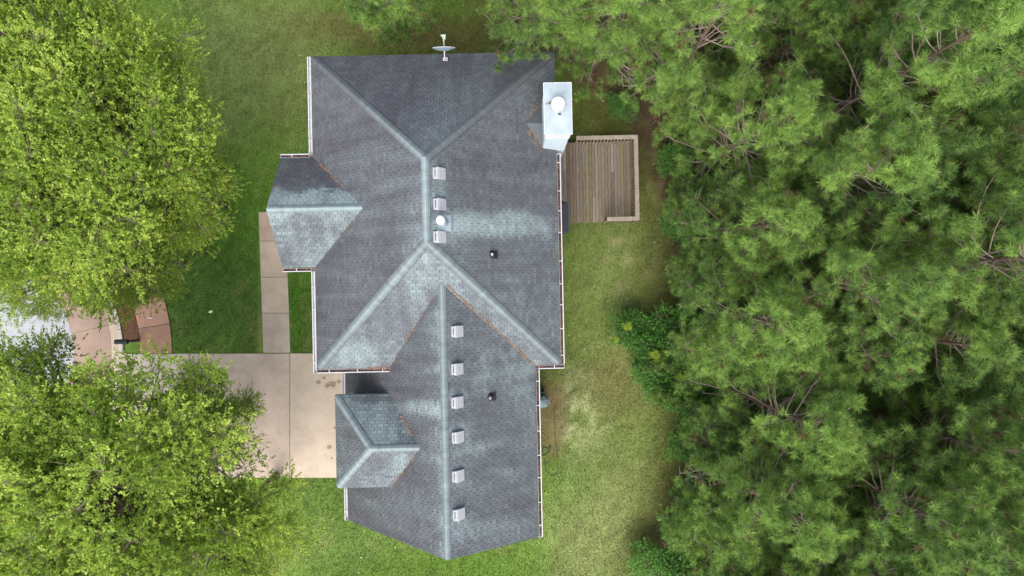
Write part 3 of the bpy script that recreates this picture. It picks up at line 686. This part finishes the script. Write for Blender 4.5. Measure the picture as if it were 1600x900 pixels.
m = MB(); m.box(-.12, .07, .78, .83, .40, .47, (.85, .98, .75)); m.box(-.06, .04, .70, .78, .40, .48, (.85, .98, .75)); m.box(.0, .06, .66, .74, .38, .46, (.8, .95, .7)); m.build('receiver', M['white'], SD)
# mailbox
mbx = empty('mailbox', (-18.02, G(0, 531)[1], 0), R(1)); tag(mbx, 'black mailbox on a dark post between kerb and pavement', 'mailbox')
m = MB(); m.box(-.05, .05, -.05, .05, 0, 1.02, (2.2, 1.6, 1.3)); m.build('post', M['mailbox'], mbx)
m = MB(); m.bar((0, 0, .98), (-.42, 0, .98), .09, .07, c=(2, 1.5, 1.3)); m.build('bracket', M['mailbox'], mbx)
m = MB(); prof = [(-.11, 0), (.11, 0), (.11, .11)] + [(.11*math.cos(R(a)), .11 + .08*math.sin(R(a))) for a in (30, 60, 90, 120, 150)] + [(-.11, .11)]
L0, L1 = -.50, .08; n = len(prof); m.add([(L0, y, 1.03 + z) for y, z in prof] + [(L1, y, 1.03 + z) for y, z in prof], [tuple(range(n-1, -1, -1)), tuple(range(n, 2*n))] + [(i, (i+1) % n, n+(i+1) % n, n+i) for i in range(n)])
m.build('box', M['mailbox'], mbx)
m = MB(); m.box(-.515, -.503, -.08, .08, 1.04, 1.2, (1.6, 1.6, 1.6)); m.build('door', M['mailbox'], mbx)
m = MB(); m.box(-.2, -.08, -.125, -.116, 1.10, 1.13, (14, 1, 1)); m.build('flag', M['mailbox'], mbx)
# litter
m = MB(); p = G(234.5, 499); m.prism([(p[0] + .14*math.cos(R(a)), p[1] + .10*math.sin(R(a))) for a in range(10, 170, 20)] + [(p[0] + .07*math.cos(R(a)), p[1] + .02 + .04*math.sin(R(a))) for a in range(150, 10, -30)], .051, .07)
tag(m.build('paper_scrap', M['paper']), 'curled white paper scrap on the stained pavement', 'litter')
m = MB(); p = G(330, 487); m.prism([(p[0] + .1*math.cos(R(a)), p[1] + .07*math.sin(R(a)*1.0 + .3)) for a in range(0, 360, 45)], .0, .06, (.8, 1, .65))
tag(m.build('pale_leaf', M['paper']), 'pale green leaf lying alone on the dark front lawn', 'leaf')

# ---------------- fallen pine straw in valleys and on the roof ----------------
def straw(name, items, label):
    V = []; F = []; C = []
    for (x, y, z, s, n) in items:
        for _ in range(n):
            a = random.uniform(0, math.pi*2); l = random.uniform(.05, .14); w = random.uniform(.008, .02)
            X = x + random.gauss(0, s); Y = y + random.gauss(0, s); Z = z + random.uniform(.02, .06); b = len(V)
            ca, sa = math.cos(a), math.sin(a)
            V += [(X - ca*l/2 - sa*w/2, Y - sa*l/2 + ca*w/2, Z), (X - ca*l/2 + sa*w/2, Y - sa*l/2 - ca*w/2, Z), (X + ca*l/2, Y + sa*l/2, Z + random.uniform(-.01, .02))]
            F.append((b, b+1, b+2)); C.append(random.choice([(.26, .14, .09), (.18, .11, .08), (.32, .19, .11), (.12, .08, .06), (.28, .22, .15)]))
    o = link(name, raw(name, V, F, M['straw'], C)); o.rotation_euler[2] = HROT; return tag(o, label, 'pine straw', kind='stuff')
it = []
def vline(a, b, n, s, k, t0=0, t1=1, dens=None):
    a = Vector(a); b = Vector(b)
    for i in range(n):
        t = t0 + (t1-t0)*random.random()
        if dens and random.random() > dens(t): continue
        p = a.lerp(b, t); it.append((p.x, p.y, p.z + .01, s, k))
vline((WX+.1, vy, WZ), (WEX, YS, 6), 190, .028, 4, .02, 1, lambda t: .45 + .55*math.sin(t*9)**2)
vline((WX-.05, vy, WZ), (vx6, YS, 6), 70, .04, 5, .15, 1, lambda t: .3 + .7*(math.sin(t*14) > .3))
vline((XW, GY1, 6), (gEx, GRY, GZ), 50, .03, 4, .08, .65, lambda t: 1 - t)
vline((XW, GY0, 6), (gEx, GRY, GZ), 35, .02, 3, .3, 1, lambda t: t*.7)
vline((dvx, DY1, 6), (dEx, DRY, DZ), 25, .03, 5, .4, .75); vline((dvx, DY0, 6), (dEx, DRY, DZ), 40, .022, 3, 0, .9)
zA = zon('main_east', cx0 - .4, 6.3)
vline((cx0-.05, cy0+.0, zon('main_east', cx0-.05, 5.4)), (cx0-.62, 6.1, zon('main_east', cx0-.62, 6.1)), 45, .085, 3)
vline((cx0-.05, cy1, zon('main_east', cx0-.05, 7.1)), (cx0-.62, 6.5, zon('main_east', cx0-.62, 6.5)), 25, .08, 3)
vline((vx6-.1, YS+.0, 6.0), (vx6 - 1.0, YS, 6.0), 30, .04, 5)
for px, py, nm in ((740, 105, 'main_north'), (763, 441, 'main_east'), (760, 125, 'main_north'), (640, 120, 'main_north'), (600, 270, 'main_west'), (720, 270, 'main_east'), (815, 300, 'main_east')):
    p = on_slope(nm, px, py); it.append((p.x, p.y, p.z, .03, 5))
straw('pine_straw', it, 'reddish brown pine straw caught in the roof valleys')

# ---------------- grass blades ----------------
def house_mask(px, py):
    return ((px > 492) & (px < 868) & (py > 95) & (py < 572)) | ((px > 560) & (px < 836) & (py > 570) & (py < 820)) | ((px > 440) & (px < 495) & (py > 262) & (py < 400))
def paved(px, py, m=0):
    r = np.hypot(px + 12, py - 550)
    return (((px > 404 - m) & (px < 454 + m) & (py > 331 - m) & (py < 552)) | ((px > 168) & (px < 560) & (py > 551.5 - m) & (py < 746 + m)) |
            (r < 206) | ((r < 281 + m) & (py < 552) & (r > 231)))
def grass(n=300000):
    px = rng.uniform(170, 1085, n); py = rng.uniform(-30, 930, n)
    keep = ~house_mask(px, py) & ~paved(px, py, 1) & (px < forest_edge(py) - 4) | ((px > forest_edge(py) - 4) & (rng.random(n) < .12) & (px < forest_edge(py) + 30))
    keep &= ~house_mask(px, py) & ~paved(px, py, 1) & ~((np.hypot(px + 12, py - 550) < 231))
    bare = blob(px, py, 862, 650, 22, 66, .5); keep &= rng.random(n) > bare*.8
    px = px[keep]; py = py[keep]; n = len(px); x = (px - 800)*PX; y = (450 - py)*PX
    c = lawn_colour(x, y); tall = .045 + .035*rng.random(n); w = .012 + .012*rng.random(n)
    a = rng.uniform(0, 2*np.pi, n); l = rng.uniform(.01, .06, n); b = rng.uniform(0, 2*np.pi, n)
    V = np.zeros((n, 3, 3)); V[:, 0] = np.stack([x - w*np.cos(a), y - w*np.sin(a), np.full(n, -.003)], 1); V[:, 1] = np.stack([x + w*np.cos(a), y + w*np.sin(a), np.full(n, -.003)], 1)
    V[:, 2] = np.stack([x + l*np.cos(b), y + l*np.sin(b), tall], 1)
    br = np.exp(rng.normal(.12, .28, n)); yl = rng.random(n) < .10; c = c*br[:, None]*(1 + .22*fbm(px, py, 3.2, 71))[:, None]; c[yl] = c[yl]*np.array([1.9, 1.35, 1.5])
    o = link('grass', raw('grass', V.reshape(-1, 3), np.arange(3*n).reshape(-1, 3), M['grass'], np.clip(c, .005, .5)))
    return tag(o, 'short mown grass covering the lawn all round the house', 'grass', kind='stuff')
grass()

# ---------------- trees ----------------
def nrm(a): return a/np.maximum(np.linalg.norm(a, axis=-1, keepdims=True), 1e-9)
def needles_mesh(P, D, S, T, nn, r):
    n = len(P); P = np.repeat(P, nn, 0); D = np.repeat(D, nn, 0); S = np.repeat(S, nn); T = np.repeat(T, nn, 0)
    q = nrm(r.normal(0, 1, (n*nn, 3))); perp = nrm(q - D*np.sum(q*D, 1, keepdims=True)); th = R(1)*r.uniform(15, 100, n*nn)
    dirn = D*np.cos(th)[:, None] + perp*np.sin(th)[:, None]; base = P - D*(r.uniform(0, .09, n*nn)*S)[:, None]
    L = r.uniform(.14, .21, n*nn)*S; tip = base + dirn*L[:, None]; tip[:, 2] -= .012*S
    side = nrm(np.cross(dirn, r.normal(0, 1, (n*nn, 3))))*(r.uniform(.0045, .0080, n*nn)*S)[:, None]
    V = np.stack([base - side, base + side, tip], 1).reshape(-1, 3); F = np.arange(len(V)).reshape(-1, 3)
    C = T*np.exp(r.normal(0, .16, n*nn))[:, None]; return V, F, C
def make_pine(seed, H, Rm, base, nt=62, dens=.80, lean=.3):
    r = np.random.default_rng(seed); rr = random.Random(seed); wood = MB(); P = []; D = []; S = []; T = []
    lx, ly = r.normal(0, lean, 2)
    def axis(z): t = z/H; return Vector((lx*t*t, ly*t*t, z))
    tr = MB(); tr.tube([axis(H*k/9) for k in range(10)], [.17*(1 - .93*k/9)*H/14 + .012 for k in range(10)], 8, c=(.17, .115, .085))
    z = base*H; up = Vector((0, 0, 1))
    while z < H - .15:
        t = (z - base*H)/(H - base*H); prof = (.82 + .3*t if t < .35 else .9*(1 - ((t-.35)/.65)**1.6) + .10)
        for k in range(rr.choice((3, 4, 5))):
            az = rr.uniform(0, 6.283); L = Rm*prof*rr.uniform(.6, 1.12); el = .10 + .75*t + rr.uniform(-.12, .2); o = axis(z + rr.uniform(-.15, .15))
            hd_ = Vector((math.cos(az), math.sin(az), 0)); pts = [o]; seg = 5; cur = o.copy(); e = el - .15
            for q in range(seg):
                cur = cur + (hd_*math.cos(e) + up*math.sin(e))*(L/seg); e += .11; hd_ = (hd_ + Vector((rr.gauss(0, .16), rr.gauss(0, .16), 0))).normalized(); pts.append(cur.copy())
            dead = t < .12 and rr.random() < .45; b0 = .008 + .009*L*(1.25 - t)
            bc = (.26, .20, .165) if not dead else (.33, .29, .26)
            wood.tube(pts, [b0*(1 - .8*q/seg) + .003 for q in range(seg+1)], 4, c=bc, cap=False)
            nsub = max(3, int(L*4.6*dens))
            for q in range(nsub):
                f = .22 + .78*(q + rr.random())/nsub if not dead else rr.uniform(.3, 1); ii = min(seg-1, int(f*seg)); p = pts[ii].lerp(pts[ii+1], f*seg - ii); d0 = (pts[ii+1] - pts[ii]).normalized()
                sidev = d0.cross(up).normalized()*rr.choice((-1, 1)); sl_ = L*rr.uniform(.10, .30)*(1.25 - .6*f) + .12
                d = (d0*rr.uniform(.4, .9) + sidev*rr.uniform(.3, 1) + up*rr.uniform(.0, .5)).normalized(); e_ = p + d*sl_
                wood.tube([p, p.lerp(e_, .5) + Vector((rr.gauss(0, .02), rr.gauss(0, .02), -.01)), e_], [.009, .006, .004], 3, c=bc if rr.random() < .6 else (.34, .29, .24), cap=False)
                if dead: continue
                if rr.random() < .12:      # bare twig
                    continue
                for (pp, ddr) in [(e_, (d + up*.45).normalized())] + ([(p.lerp(e_, .5), (d + sidev*rr.uniform(-.8, .8) + up*.7).normalized())] if sl_ > .3 else []) + ([(e_ + Vector((rr.gauss(0, .16), rr.gauss(0, .16), rr.uniform(-.05, .05))), (d + up*.3 + sidev*rr.gauss(0, .6)).normalized())] if rr.random() < .75 else []):
                    P.append(tuple(pp)); D.append(tuple(ddr)); S.append(rr.uniform(.85, 1.4)*(1.05 + .22*t))
            if not dead: P.append(tuple(pts[-1])); D.append(tuple(((pts[-1]-pts[-2]).normalized() + up*.5).normalized())); S.append(1.6)
        z += rr.uniform(.30, .5)
    for q in range(16):
        a = rr.uniform(0, 6.28); d = rr.uniform(0, .45); pz = axis(H - d*1.6)
        P.append((pz.x + d*math.cos(a), pz.y + d*math.sin(a), pz.z + .02)); D.append(tuple(Vector((math.cos(a)*d*2, math.sin(a)*d*2, 1)).normalized())); S.append(1.35)
    P = np.array(P); D = np.array(D); S = np.array(S); n = len(P)
    v = fbm(P[:, 0]*1.0, P[:, 1]*1.0 + P[:, 2]*.7, 1.1, seed); k = np.clip(.5 + .45*v + .22*r.normal(0, 1, n), 0, 1)[:, None]
    T = np.array([.085, .165, .042])*(1-k) + np.array([.290, .445, .095])*k; br_ = r.random(n) < .022; T[br_] = np.array([.17, .12, .06])
    V, F, C = needles_mesh(P, D, S, T, nt, r)
    # new growth candles
    cs = np.nonzero(r.random(n) < .45)[0]; m = len(cs); p = P[cs]; d = nrm(D[cs] + np.array([0, 0, 1.2])); q = nrm(np.cross(d, [1, 0, .2])); w2 = nrm(np.cross(d, q)); l = r.uniform(.05, .11, m)[:, None]
    CV = np.stack([p - q*.012, p + q*.012, p + d*l, p - w2*.012, p + w2*.012, p + d*l], 1).reshape(-1, 3); CC = np.tile(np.array([.40, .42, .10]), (2*m, 1))*r.uniform(.6, 1.2, (2*m, 1))
    nV = len(V); V = np.vstack([V, CV]); F = np.vstack([F, np.arange(len(CV)).reshape(-1, 3) + nV]); C = np.vstack([C, CC])
    return [('trunk', tr.mesh('trunk', M['bark'], True)), ('branches', wood.mesh('branches', M['bark'])), ('needles', raw('needles', V, F, M['needle'], np.clip(C, .01, .6)))]
def make_leafy(seed, H, Rm, zc, rz, nclump, nsp, c0, c1, mat='leaf', leaf=.078, cr=.85, barkc=(.20, .16, .13), nl=15):
    r = np.random.default_rng(seed); rr = random.Random(seed)
    u = nrm(r.normal(0, 1, (nclump, 3))); u[:, 2] = np.where(u[:, 2] < -.35, -u[:, 2], u[:, 2]); rad = r.uniform(.25, 1, nclump)**.45
    lob = 1 + (.17 if H > 5 else .42)*fbm(u[:, 0]*3 + 9, u[:, 1]*3 + u[:, 2]*2, .9, seed)
    C0 = u*rad[:, None]*lob[:, None]*np.array([Rm, Rm, rz]) + np.array([0, 0, zc]); crr = cr*r.uniform(.6, 1.25, nclump)
    wood = MB(); fork = zc - rz*.85
    tr = MB(); trp = [Vector((0, 0, 0)), Vector((.04, .05, fork*.5)), Vector((0, 0, fork)), Vector((rr.gauss(0, .2), rr.gauss(0, .2), zc))]; tr.tube(trp, [H*.018, H*.014, H*.012, H*.006], 8, c=barkc)
    for c in C0:
        c = Vector(c); st = Vector((0, 0, fork + (zc - fork)*rr.uniform(0, .9)*min(1, c.z/zc))); mid = st.lerp(c, .5) + Vector((rr.gauss(0, .2), rr.gauss(0, .2), -.12*Rm))
        wood.tube([st, st.lerp(mid, .6) + Vector((0, 0, .1)), mid.lerp(c, .4), c], [H*.008, H*.0055, H*.0035, .01], 4, c=barkc, cap=False)
    N = nclump*nsp; cid = np.repeat(np.arange(nclump), nsp); g = r.normal(0, .44, (N, 3)); g *= np.array([1, 1, .62]); P = C0[cid] + g*crr[cid][:, None]
    out = nrm(nrm(g)*.9 + nrm(C0[cid] - np.array([0, 0, fork]))*.6 + np.array([0, 0, .25]) + r.normal(0, .35, (N, 3)))
    for i in range(0, N, 4):
        a = Vector(C0[cid[i]]); b = Vector(P[i]); wood.tube([a, b + Vector(out[i])*.2], [.007, .003], 3, c=tuple(1.15*x for x in barkc), cap=False)
    M2 = N*nl; sp = np.repeat(np.arange(N), nl); t = np.tile((np.arange(nl) + .5)/nl, N); tw = leaf*4.6
    pos = P[sp] + out[sp]*(t*tw)[:, None] + r.normal(0, leaf*.28, (M2, 3)); ax = nrm(out[sp] + r.normal(0, .75, (M2, 3)) + np.array([0, 0, -.1]))
    nn_ = nrm(np.array([0, 0, 1.0]) + r.normal(0, .55, (M2, 3))); sd_ = nrm(np.cross(ax, nn_)); L = leaf*r.uniform(.6, 1.5, M2)[:, None]; wd = L*r.uniform(.26, .36, M2)[:, None]
    V = np.stack([pos, pos + ax*L*.45 - sd_*wd, pos + ax*L, pos + ax*L*.45 + sd_*wd], 1).reshape(-1, 3); F = np.arange(len(V)).reshape(-1, 4)
    cv = r.normal(0, 1, nclump); k = np.clip(.5 + .30*cv[cid] + .2*r.normal(0, 1, N), 0, 1)[sp][:, None]; k = np.clip(k + .12*r.normal(0, 1, (M2, 1)), 0, 1)
    C = (np.array(c0)*(1-k) + np.array(c1)*k)*np.exp(r.normal(0, .15, (M2, 1)))
    return [('trunk', tr.mesh('trunk', M['bark'], True)), ('branches', wood.mesh('branches', M['bark'])), ('leaves', raw('leaves', V, F, M[mat], np.clip(C, .01, .6)))]
def plant(name, proto, x, y, s, rz, label, cat, group, sz=None):
    e = empty(name, (x, y, 0), rz); e.scale = (s, s, sz or s); tag(e, label, cat, group)
    for nm, me in proto: link(nm, me, e)
    return e

LG0, LG1 = (.17, .27, .028), (.45, .58, .095)
leafy = [make_leafy(21, 12.5, 3.9, 8.2, 3.0, 120, 58, LG0, LG1), make_leafy(22, 11, 4.3, 7.4, 2.6, 135, 56, LG0, LG1), make_leafy(23, 12, 3.5, 8.0, 3.1, 95, 52, (.17, .27, .03), (.44, .56, .10))]
for i, (px, py, z, s, rz, lab) in enumerate([
    (184, 185, 8, .95, .3, 'bright green street tree at the upper left, its crown nearest the house front lawn'),
    (45, 60, 8, 1.05, 2.1, 'broad leafy tree filling the top left corner of the photo'),
    (105, 290, 8, 1.08, 4.0, 'broad leafy tree shading the curved road above the mailbox'),
    (232, 288, 7, .66, 1.2, 'smaller leafy tree leaning to the lawn beside the porch walkway'),
    (150, 400, 7.2, .62, 5.1, 'leafy tree overhanging the curved pavement just above the mailbox'),
    (20, 425, 7, .58, 2.6, 'leafy tree at the left edge above the grey road'),
    (185, 762, 8, 1.2, 3.3, 'largest leafy tree spreading over the driveway entrance'),
    (60, 665, 7, .92, .9, 'open leafy tree at the left edge below the grey road'),
    (280, 672, 7, .60, 2.4, 'sparse leafy tree whose twigs reach over the middle of the driveway'),
    (325, 830, 7.5, .85, 5.6, 'leafy tree beside the driveway corner at the lower left lawn'),
    (90, 860, 8, .9, 1.9, 'leafy tree in the bottom left corner of the photo')]):
    x, y, _ = G(px, py, z); plant('leafy_tree', leafy[(0, 1, 1, 0, 2, 2, 1, 2, 2, 0, 0)[i]], x, y, s, rz, lab, 'tree', 'leafy street trees on the left')

pines = [make_pine(31, 15, 3.1, .38), make_pine(32, 14, 2.8, .34), make_pine(33, 16, 3.0, .42), make_pine(34, 12, 3.0, .30), make_pine(35, 9, 2.3, .22, dens=1.1)]
PH = [15, 14, 16, 12, 9]
rp = random.Random(5); spots = []
for k, (x, y, pr, s, lab) in enumerate([
    (2.6, 13.8, 1, .95, 'tall pine at the top edge of the photo above the roof'),
    (7.4, 12.6, 1, .95, 'tall pine at the top edge of the photo above the deck'),
    (-5.2, 12.5, 4, 1.1, 'small pine whose branches dip into the top edge above the front lawn'),
    (1.1, 11.1, 3, 1.02, 'pine overhanging the top edge of the roof right of the satellite dish'),
    (3.9, 10.5, 3, 1.08, 'pine reaching over the roof corner just above the chimney'),
    (6.9, 8.9, 3, 1.05, 'pine with its crown between the chimney and the deck corner'),
    (8.6, 5.6, 3, 1.0, 'pine standing just right of the timber deck'),
    (8.9, 2.4, 3, 1.0, 'pine at the lawn edge below the deck corner'),
    (8.9, -1.0, 3, 1.05, 'rounded pine at the lawn edge above the dark green thicket'),
    (9.6, -4.4, 3, 1.05, 'pine at the lawn edge just below the dark green thicket'),
    (9.3, -7.8, 3, 1.05, 'pine at the lawn edge level with the covered grill'),
    (8.3, -10.6, 4, 1.0, 'short young pine leaning over the lower lawn'),
    (10.2, -11.6, 1, .95, 'pine at the bottom edge of the photo beside the lawn')]):
    spots.append((x, y, pr, s, lab))
ords = 'first second third fourth fifth sixth seventh eighth ninth tenth eleventh twelfth'.split()
for r_, x0 in enumerate((12.0, 15.0, 18.2, 21.4)):
    ysr = [y for y in np.arange(14.0, -14.5, -3.4)]
    for k, y in enumerate(ysr):
        x = x0 + rp.uniform(-.8, .8); yy = y + rp.uniform(-.8, .8) + (r_ % 2)*1.4
        lab = '%s pine from the top in the %s row behind the lawn edge' % (ords[k], ('first', 'second', 'third', 'farthest')[r_])
        pr = rp.choice((0, 1, 2)); spots.append((x, yy, pr, rp.uniform(.86, 1.05), lab))
for x, y, s, lab in [(8.0, 7.4, .8, 'young pine filling the gap above the deck railing'), (7.9, 3.9, .62, 'young pine peeping out level with the deck'), (8.1, .6, .75, 'young pine pressed between two rounded pines at the lawn edge'),
    (8.6, -2.9, .8, 'young pine beside the dark green thicket'), (8.8, -6.2, .85, 'young pine just below the dark gap at the lawn edge'), (8.7, -9.4, .7, 'young pine above the short leaning one at the lower lawn'),
    (9.6, -13.2, .9, 'young pine in the bottom edge beside the lawn'), (11.0, 4.2, 1.0, 'young pine behind the pine right of the deck'), (11.2, -2.4, 1.05, 'young pine behind the rounded pine at the lawn edge'),
    (11.4, -9.2, 1.0, 'young pine behind the lawn edge in the lower woods'), (13.6, 7.6, 1.1, 'young pine filling a gap in the upper woods'), (13.8, .8, 1.1, 'young pine filling a gap in the middle of the woods'),
    (14.0, -6.4, 1.1, 'young pine filling a gap in the lower woods'), (11.0, 9.8, 1.1, 'young pine in the dark gap above the deck'), (9.9, 13.0, 1.1, 'young pine in the upper dark gap at the top edge'), (17, 4.0, 1.2, 'young pine far back in the middle woods'), (9.3, -14.2, 1.0, 'young pine at the bottom edge behind the low bushes'), (15.6, -3.4, 1.3, 'young pine in the dark hollow of the lower woods'), (12.6, -5.2, 1.2, 'young pine in the gap right of the thicket'), (12.4, -12.6, 1.2, 'young pine in the dark gap at the bottom of the woods'), (15.8, 10.4, 1.3, 'young pine in the upper right hollow'), (15.4, 6.0, 1.3, 'young pine between the back rows of the upper woods'), (17, -8.6, 1.2, 'young pine far back in the lower woods')]:
    spots.append((x, y, 4, s, lab))
spots += [(6.2, -3.6, 4, .24, 'tiny soft pine sapling in the left part of the thicket'), (7.0, -3.5, 4, .3, 'soft pine sapling in the middle of the thicket'), (6.9, -4.9, 4, .27, 'pale pine sapling below the thicket on the lawn'), (8.0, -4.4, 4, .34, 'pine sapling in the right part of the thicket'), (7.6, -5.2, 4, .26, 'small pine sapling at the lower edge of the thicket')]
for i, (x, y, pr, s, lab) in enumerate(spots):
    plant('pine_tree', pines[pr], x, y, s, rp.uniform(0, 6.28), lab, 'pine tree', 'tall pines of the wood on the right')

# shrubs at the edge of the wood
shr = [make_leafy(41, 2.4, 1.15, 1.25, .95, 26, 34, (.045, .14, .022), (.11, .28, .04), 'shrub', .085, .42, nl=9),
       make_leafy(42, 2.0, 1.0, 1.1, .8, 22, 34, (.07, .19, .03), (.16, .36, .06), 'shrub', .08, .4, nl=9),
       make_leafy(43, 1.6, .9, .85, .6, 18, 30, (.20, .34, .03), (.48, .56, .05), 'shrub', .07, .25, nl=6)]
for px, py, pr, s, lab in [
    (980, 515, 0, .66, 'dark green shrub at the left tip of the thicket on the lawn'), (1022, 545, 0, .8, 'dark green shrub in the middle of the thicket below the deck'),
    (1062, 520, 0, .95, 'dark green shrub where the thicket meets the pines'), (1068, 580, 0, .95, 'dark green shrub at the lower side of the thicket'),
    (1010, 575, 1, .6, 'mid green bush at the lower left of the thicket'), (1042, 562, 0, .7, 'dark leafy shrub right of centre in the thicket'), (1003, 528, 1, .5, 'small mid green shrub between the dark ones in the thicket'),
    (1045, 610, 1, .8, 'loose green shrub trailing from the lower right of the thicket'), (1078, 628, 0, .8, 'dark shrub at the lowest corner of the thicket'), (1020, 598, 1, .42, 'small loose bush on the lawn under the thicket'),
    (1092, 500, 0, .8, 'dark shrub at the upper right of the thicket'), (1100, 550, 0, 1.1, 'deep green shrub behind the thicket under the pines'),
    (972, 165, 0, .5, 'rounded dark bush between the chimney and the pines'), (1058, 348, 1, .75, 'pale green bush on the bare soil right of the deck'),
    (1082, 392, 1, .6, 'low bush on the lawn edge below the pale green bush'), (1050, 250, 1, .7, 'bush growing beside the deck railing'),
    (1110, 390, 1, 1.1, 'bright green bush glimpsed between the pines right of the deck'), (1150, 430, 1, 1.2, 'bright green bush deeper between the pines right of the deck'),
    (1215, 400, 0, 1.3, 'dark shrub in a gap of the pines'), (1250, 470, 1, 1.2, 'bright shrub in a gap deep in the pines'), (1100, 610, 0, .8, 'blue green shrub in a dark gap at the lawn edge'),
    (1078, 770, 1, .7, 'upright green bush at the lower lawn edge'), (1060, 830, 1, .8, 'bush under the short young pine'), (1062, 888, 0, .95, 'dark bush at the very bottom where wood meets lawn'), (1098, 872, 1, 1.1, 'bright bush under the pines at the bottom edge'), (1068, 700, 1, .6, 'loose green bush where the lawn dips under the pines'), (1010, 870, 1, .7, 'low bush on the lawn at the bottom edge')]:
    x, y, _ = G(px, py, .8); plant('shrub', shr[pr], x, y, s, rp.uniform(0, 6), lab, 'shrub', 'shrubs along the edge of the wood')
# yellow flowering sprays in the thicket
for k, (px, py, s, lab) in enumerate([(980, 508, .22, 'yellow green spray at the left tip of the thicket'), (962, 531, .15, 'small yellow spray beside the lawn at the thicket'),
    (1022, 556, .26, 'yellow spray in the middle of the thicket'), (1042, 554, .2, 'yellow spray right of the middle of the thicket'), (1072, 540, .22, 'yellow spray near the pines in the thicket'),
    (1064, 588, .25, 'yellow spray at the bottom of the thicket'), (1076, 474, .25, 'bright yellow frond poking out over the bare lawn edge'), (1112, 524, .24, 'yellow spray below the rounded pine')]):
    x, y, _ = G(px, py, 2.0); e = plant('flowering_spray', shr[2][1:], x, y, s*1.0, k, lab, 'flowers', 'yellow sprays in the thicket'); e.location.z = 1.75
def undergrowth():
    n = 15000; px = rng.uniform(1050, 1680, n); py = rng.uniform(-120, 1020, n); f = fbm(px, py, 60, 51); keep = (f > -.45) & (px > forest_edge(py) + 30); px, py = px[keep], py[keep]
    n = len(px); x = (px - 800)*PX; y = (450 - py)*PX; h = .15 + 2.0*np.clip(f[keep] + .3, 0, 1)*rng.random(n); nl = 9; i = np.repeat(np.arange(n), nl); m = n*nl
    pos = np.stack([x[i], y[i], h[i]], 1) + rng.normal(0, .16, (m, 3)); pos[:, 2] = np.abs(pos[:, 2]); ax = nrm(rng.normal(0, 1, (m, 3))); up_ = nrm(np.array([0, 0, 1.]) + rng.normal(0, .5, (m, 3))); sd_ = nrm(np.cross(ax, up_)); L = rng.uniform(.06, .13, m)[:, None]
    V = np.stack([pos, pos + ax*L*.5 - sd_*L*.3, pos + ax*L, pos + ax*L*.5 + sd_*L*.3], 1).reshape(-1, 3); k = np.clip(.5 + .4*fbm(x, y, 2, 8), 0, 1)[i][:, None]
    C = (np.array([.06, .16, .025])*(1-k) + np.array([.15, .34, .045])*k)*np.exp(rng.normal(0, .2, (m, 1)))
    tag(link('undergrowth', raw('undergrowth', V, np.arange(len(V)).reshape(-1, 4), M['shrub'], C)), 'dark green undergrowth covering the floor of the wood', 'undergrowth', kind='stuff')
undergrowth()

def specks():
    V = []; F = []; C = []; r = random.Random(9)
    for k in range(420):
        px, py = r.uniform(250, 1080), r.uniform(0, 900); a = np.array([px]); b = np.array([py])
        if house_mask(a, b)[0] or px > forest_edge(py): continue
        x, y, _ = G(px, py); z = .075 if paved(a, b)[0] else .06; s_ = r.uniform(.02, .05); t = r.uniform(0, 6.28); n = len(V)
        if 380 < px < 560 and paved(a, b)[0]: s_ *= .7
        for q in range(4): rr_ = s_*(1 if q % 2 == 0 else .55); V.append((x + rr_*math.cos(t + q*1.57), y + rr_*math.sin(t + q*1.57), z + r.uniform(0, .02)))
        F.append((n, n+1, n+2, n+3)); C.append(r.choice([(.45, .42, .30), (.30, .20, .10), (.40, .45, .20), (.22, .14, .08), (.5, .5, .42)]))
    tag(link('fallen_leaves', raw('fallen_leaves', V, F, M['straw'], C)), 'tiny fallen leaves scattered over the lawn and paving', 'fallen leaves', kind='stuff')
specks()
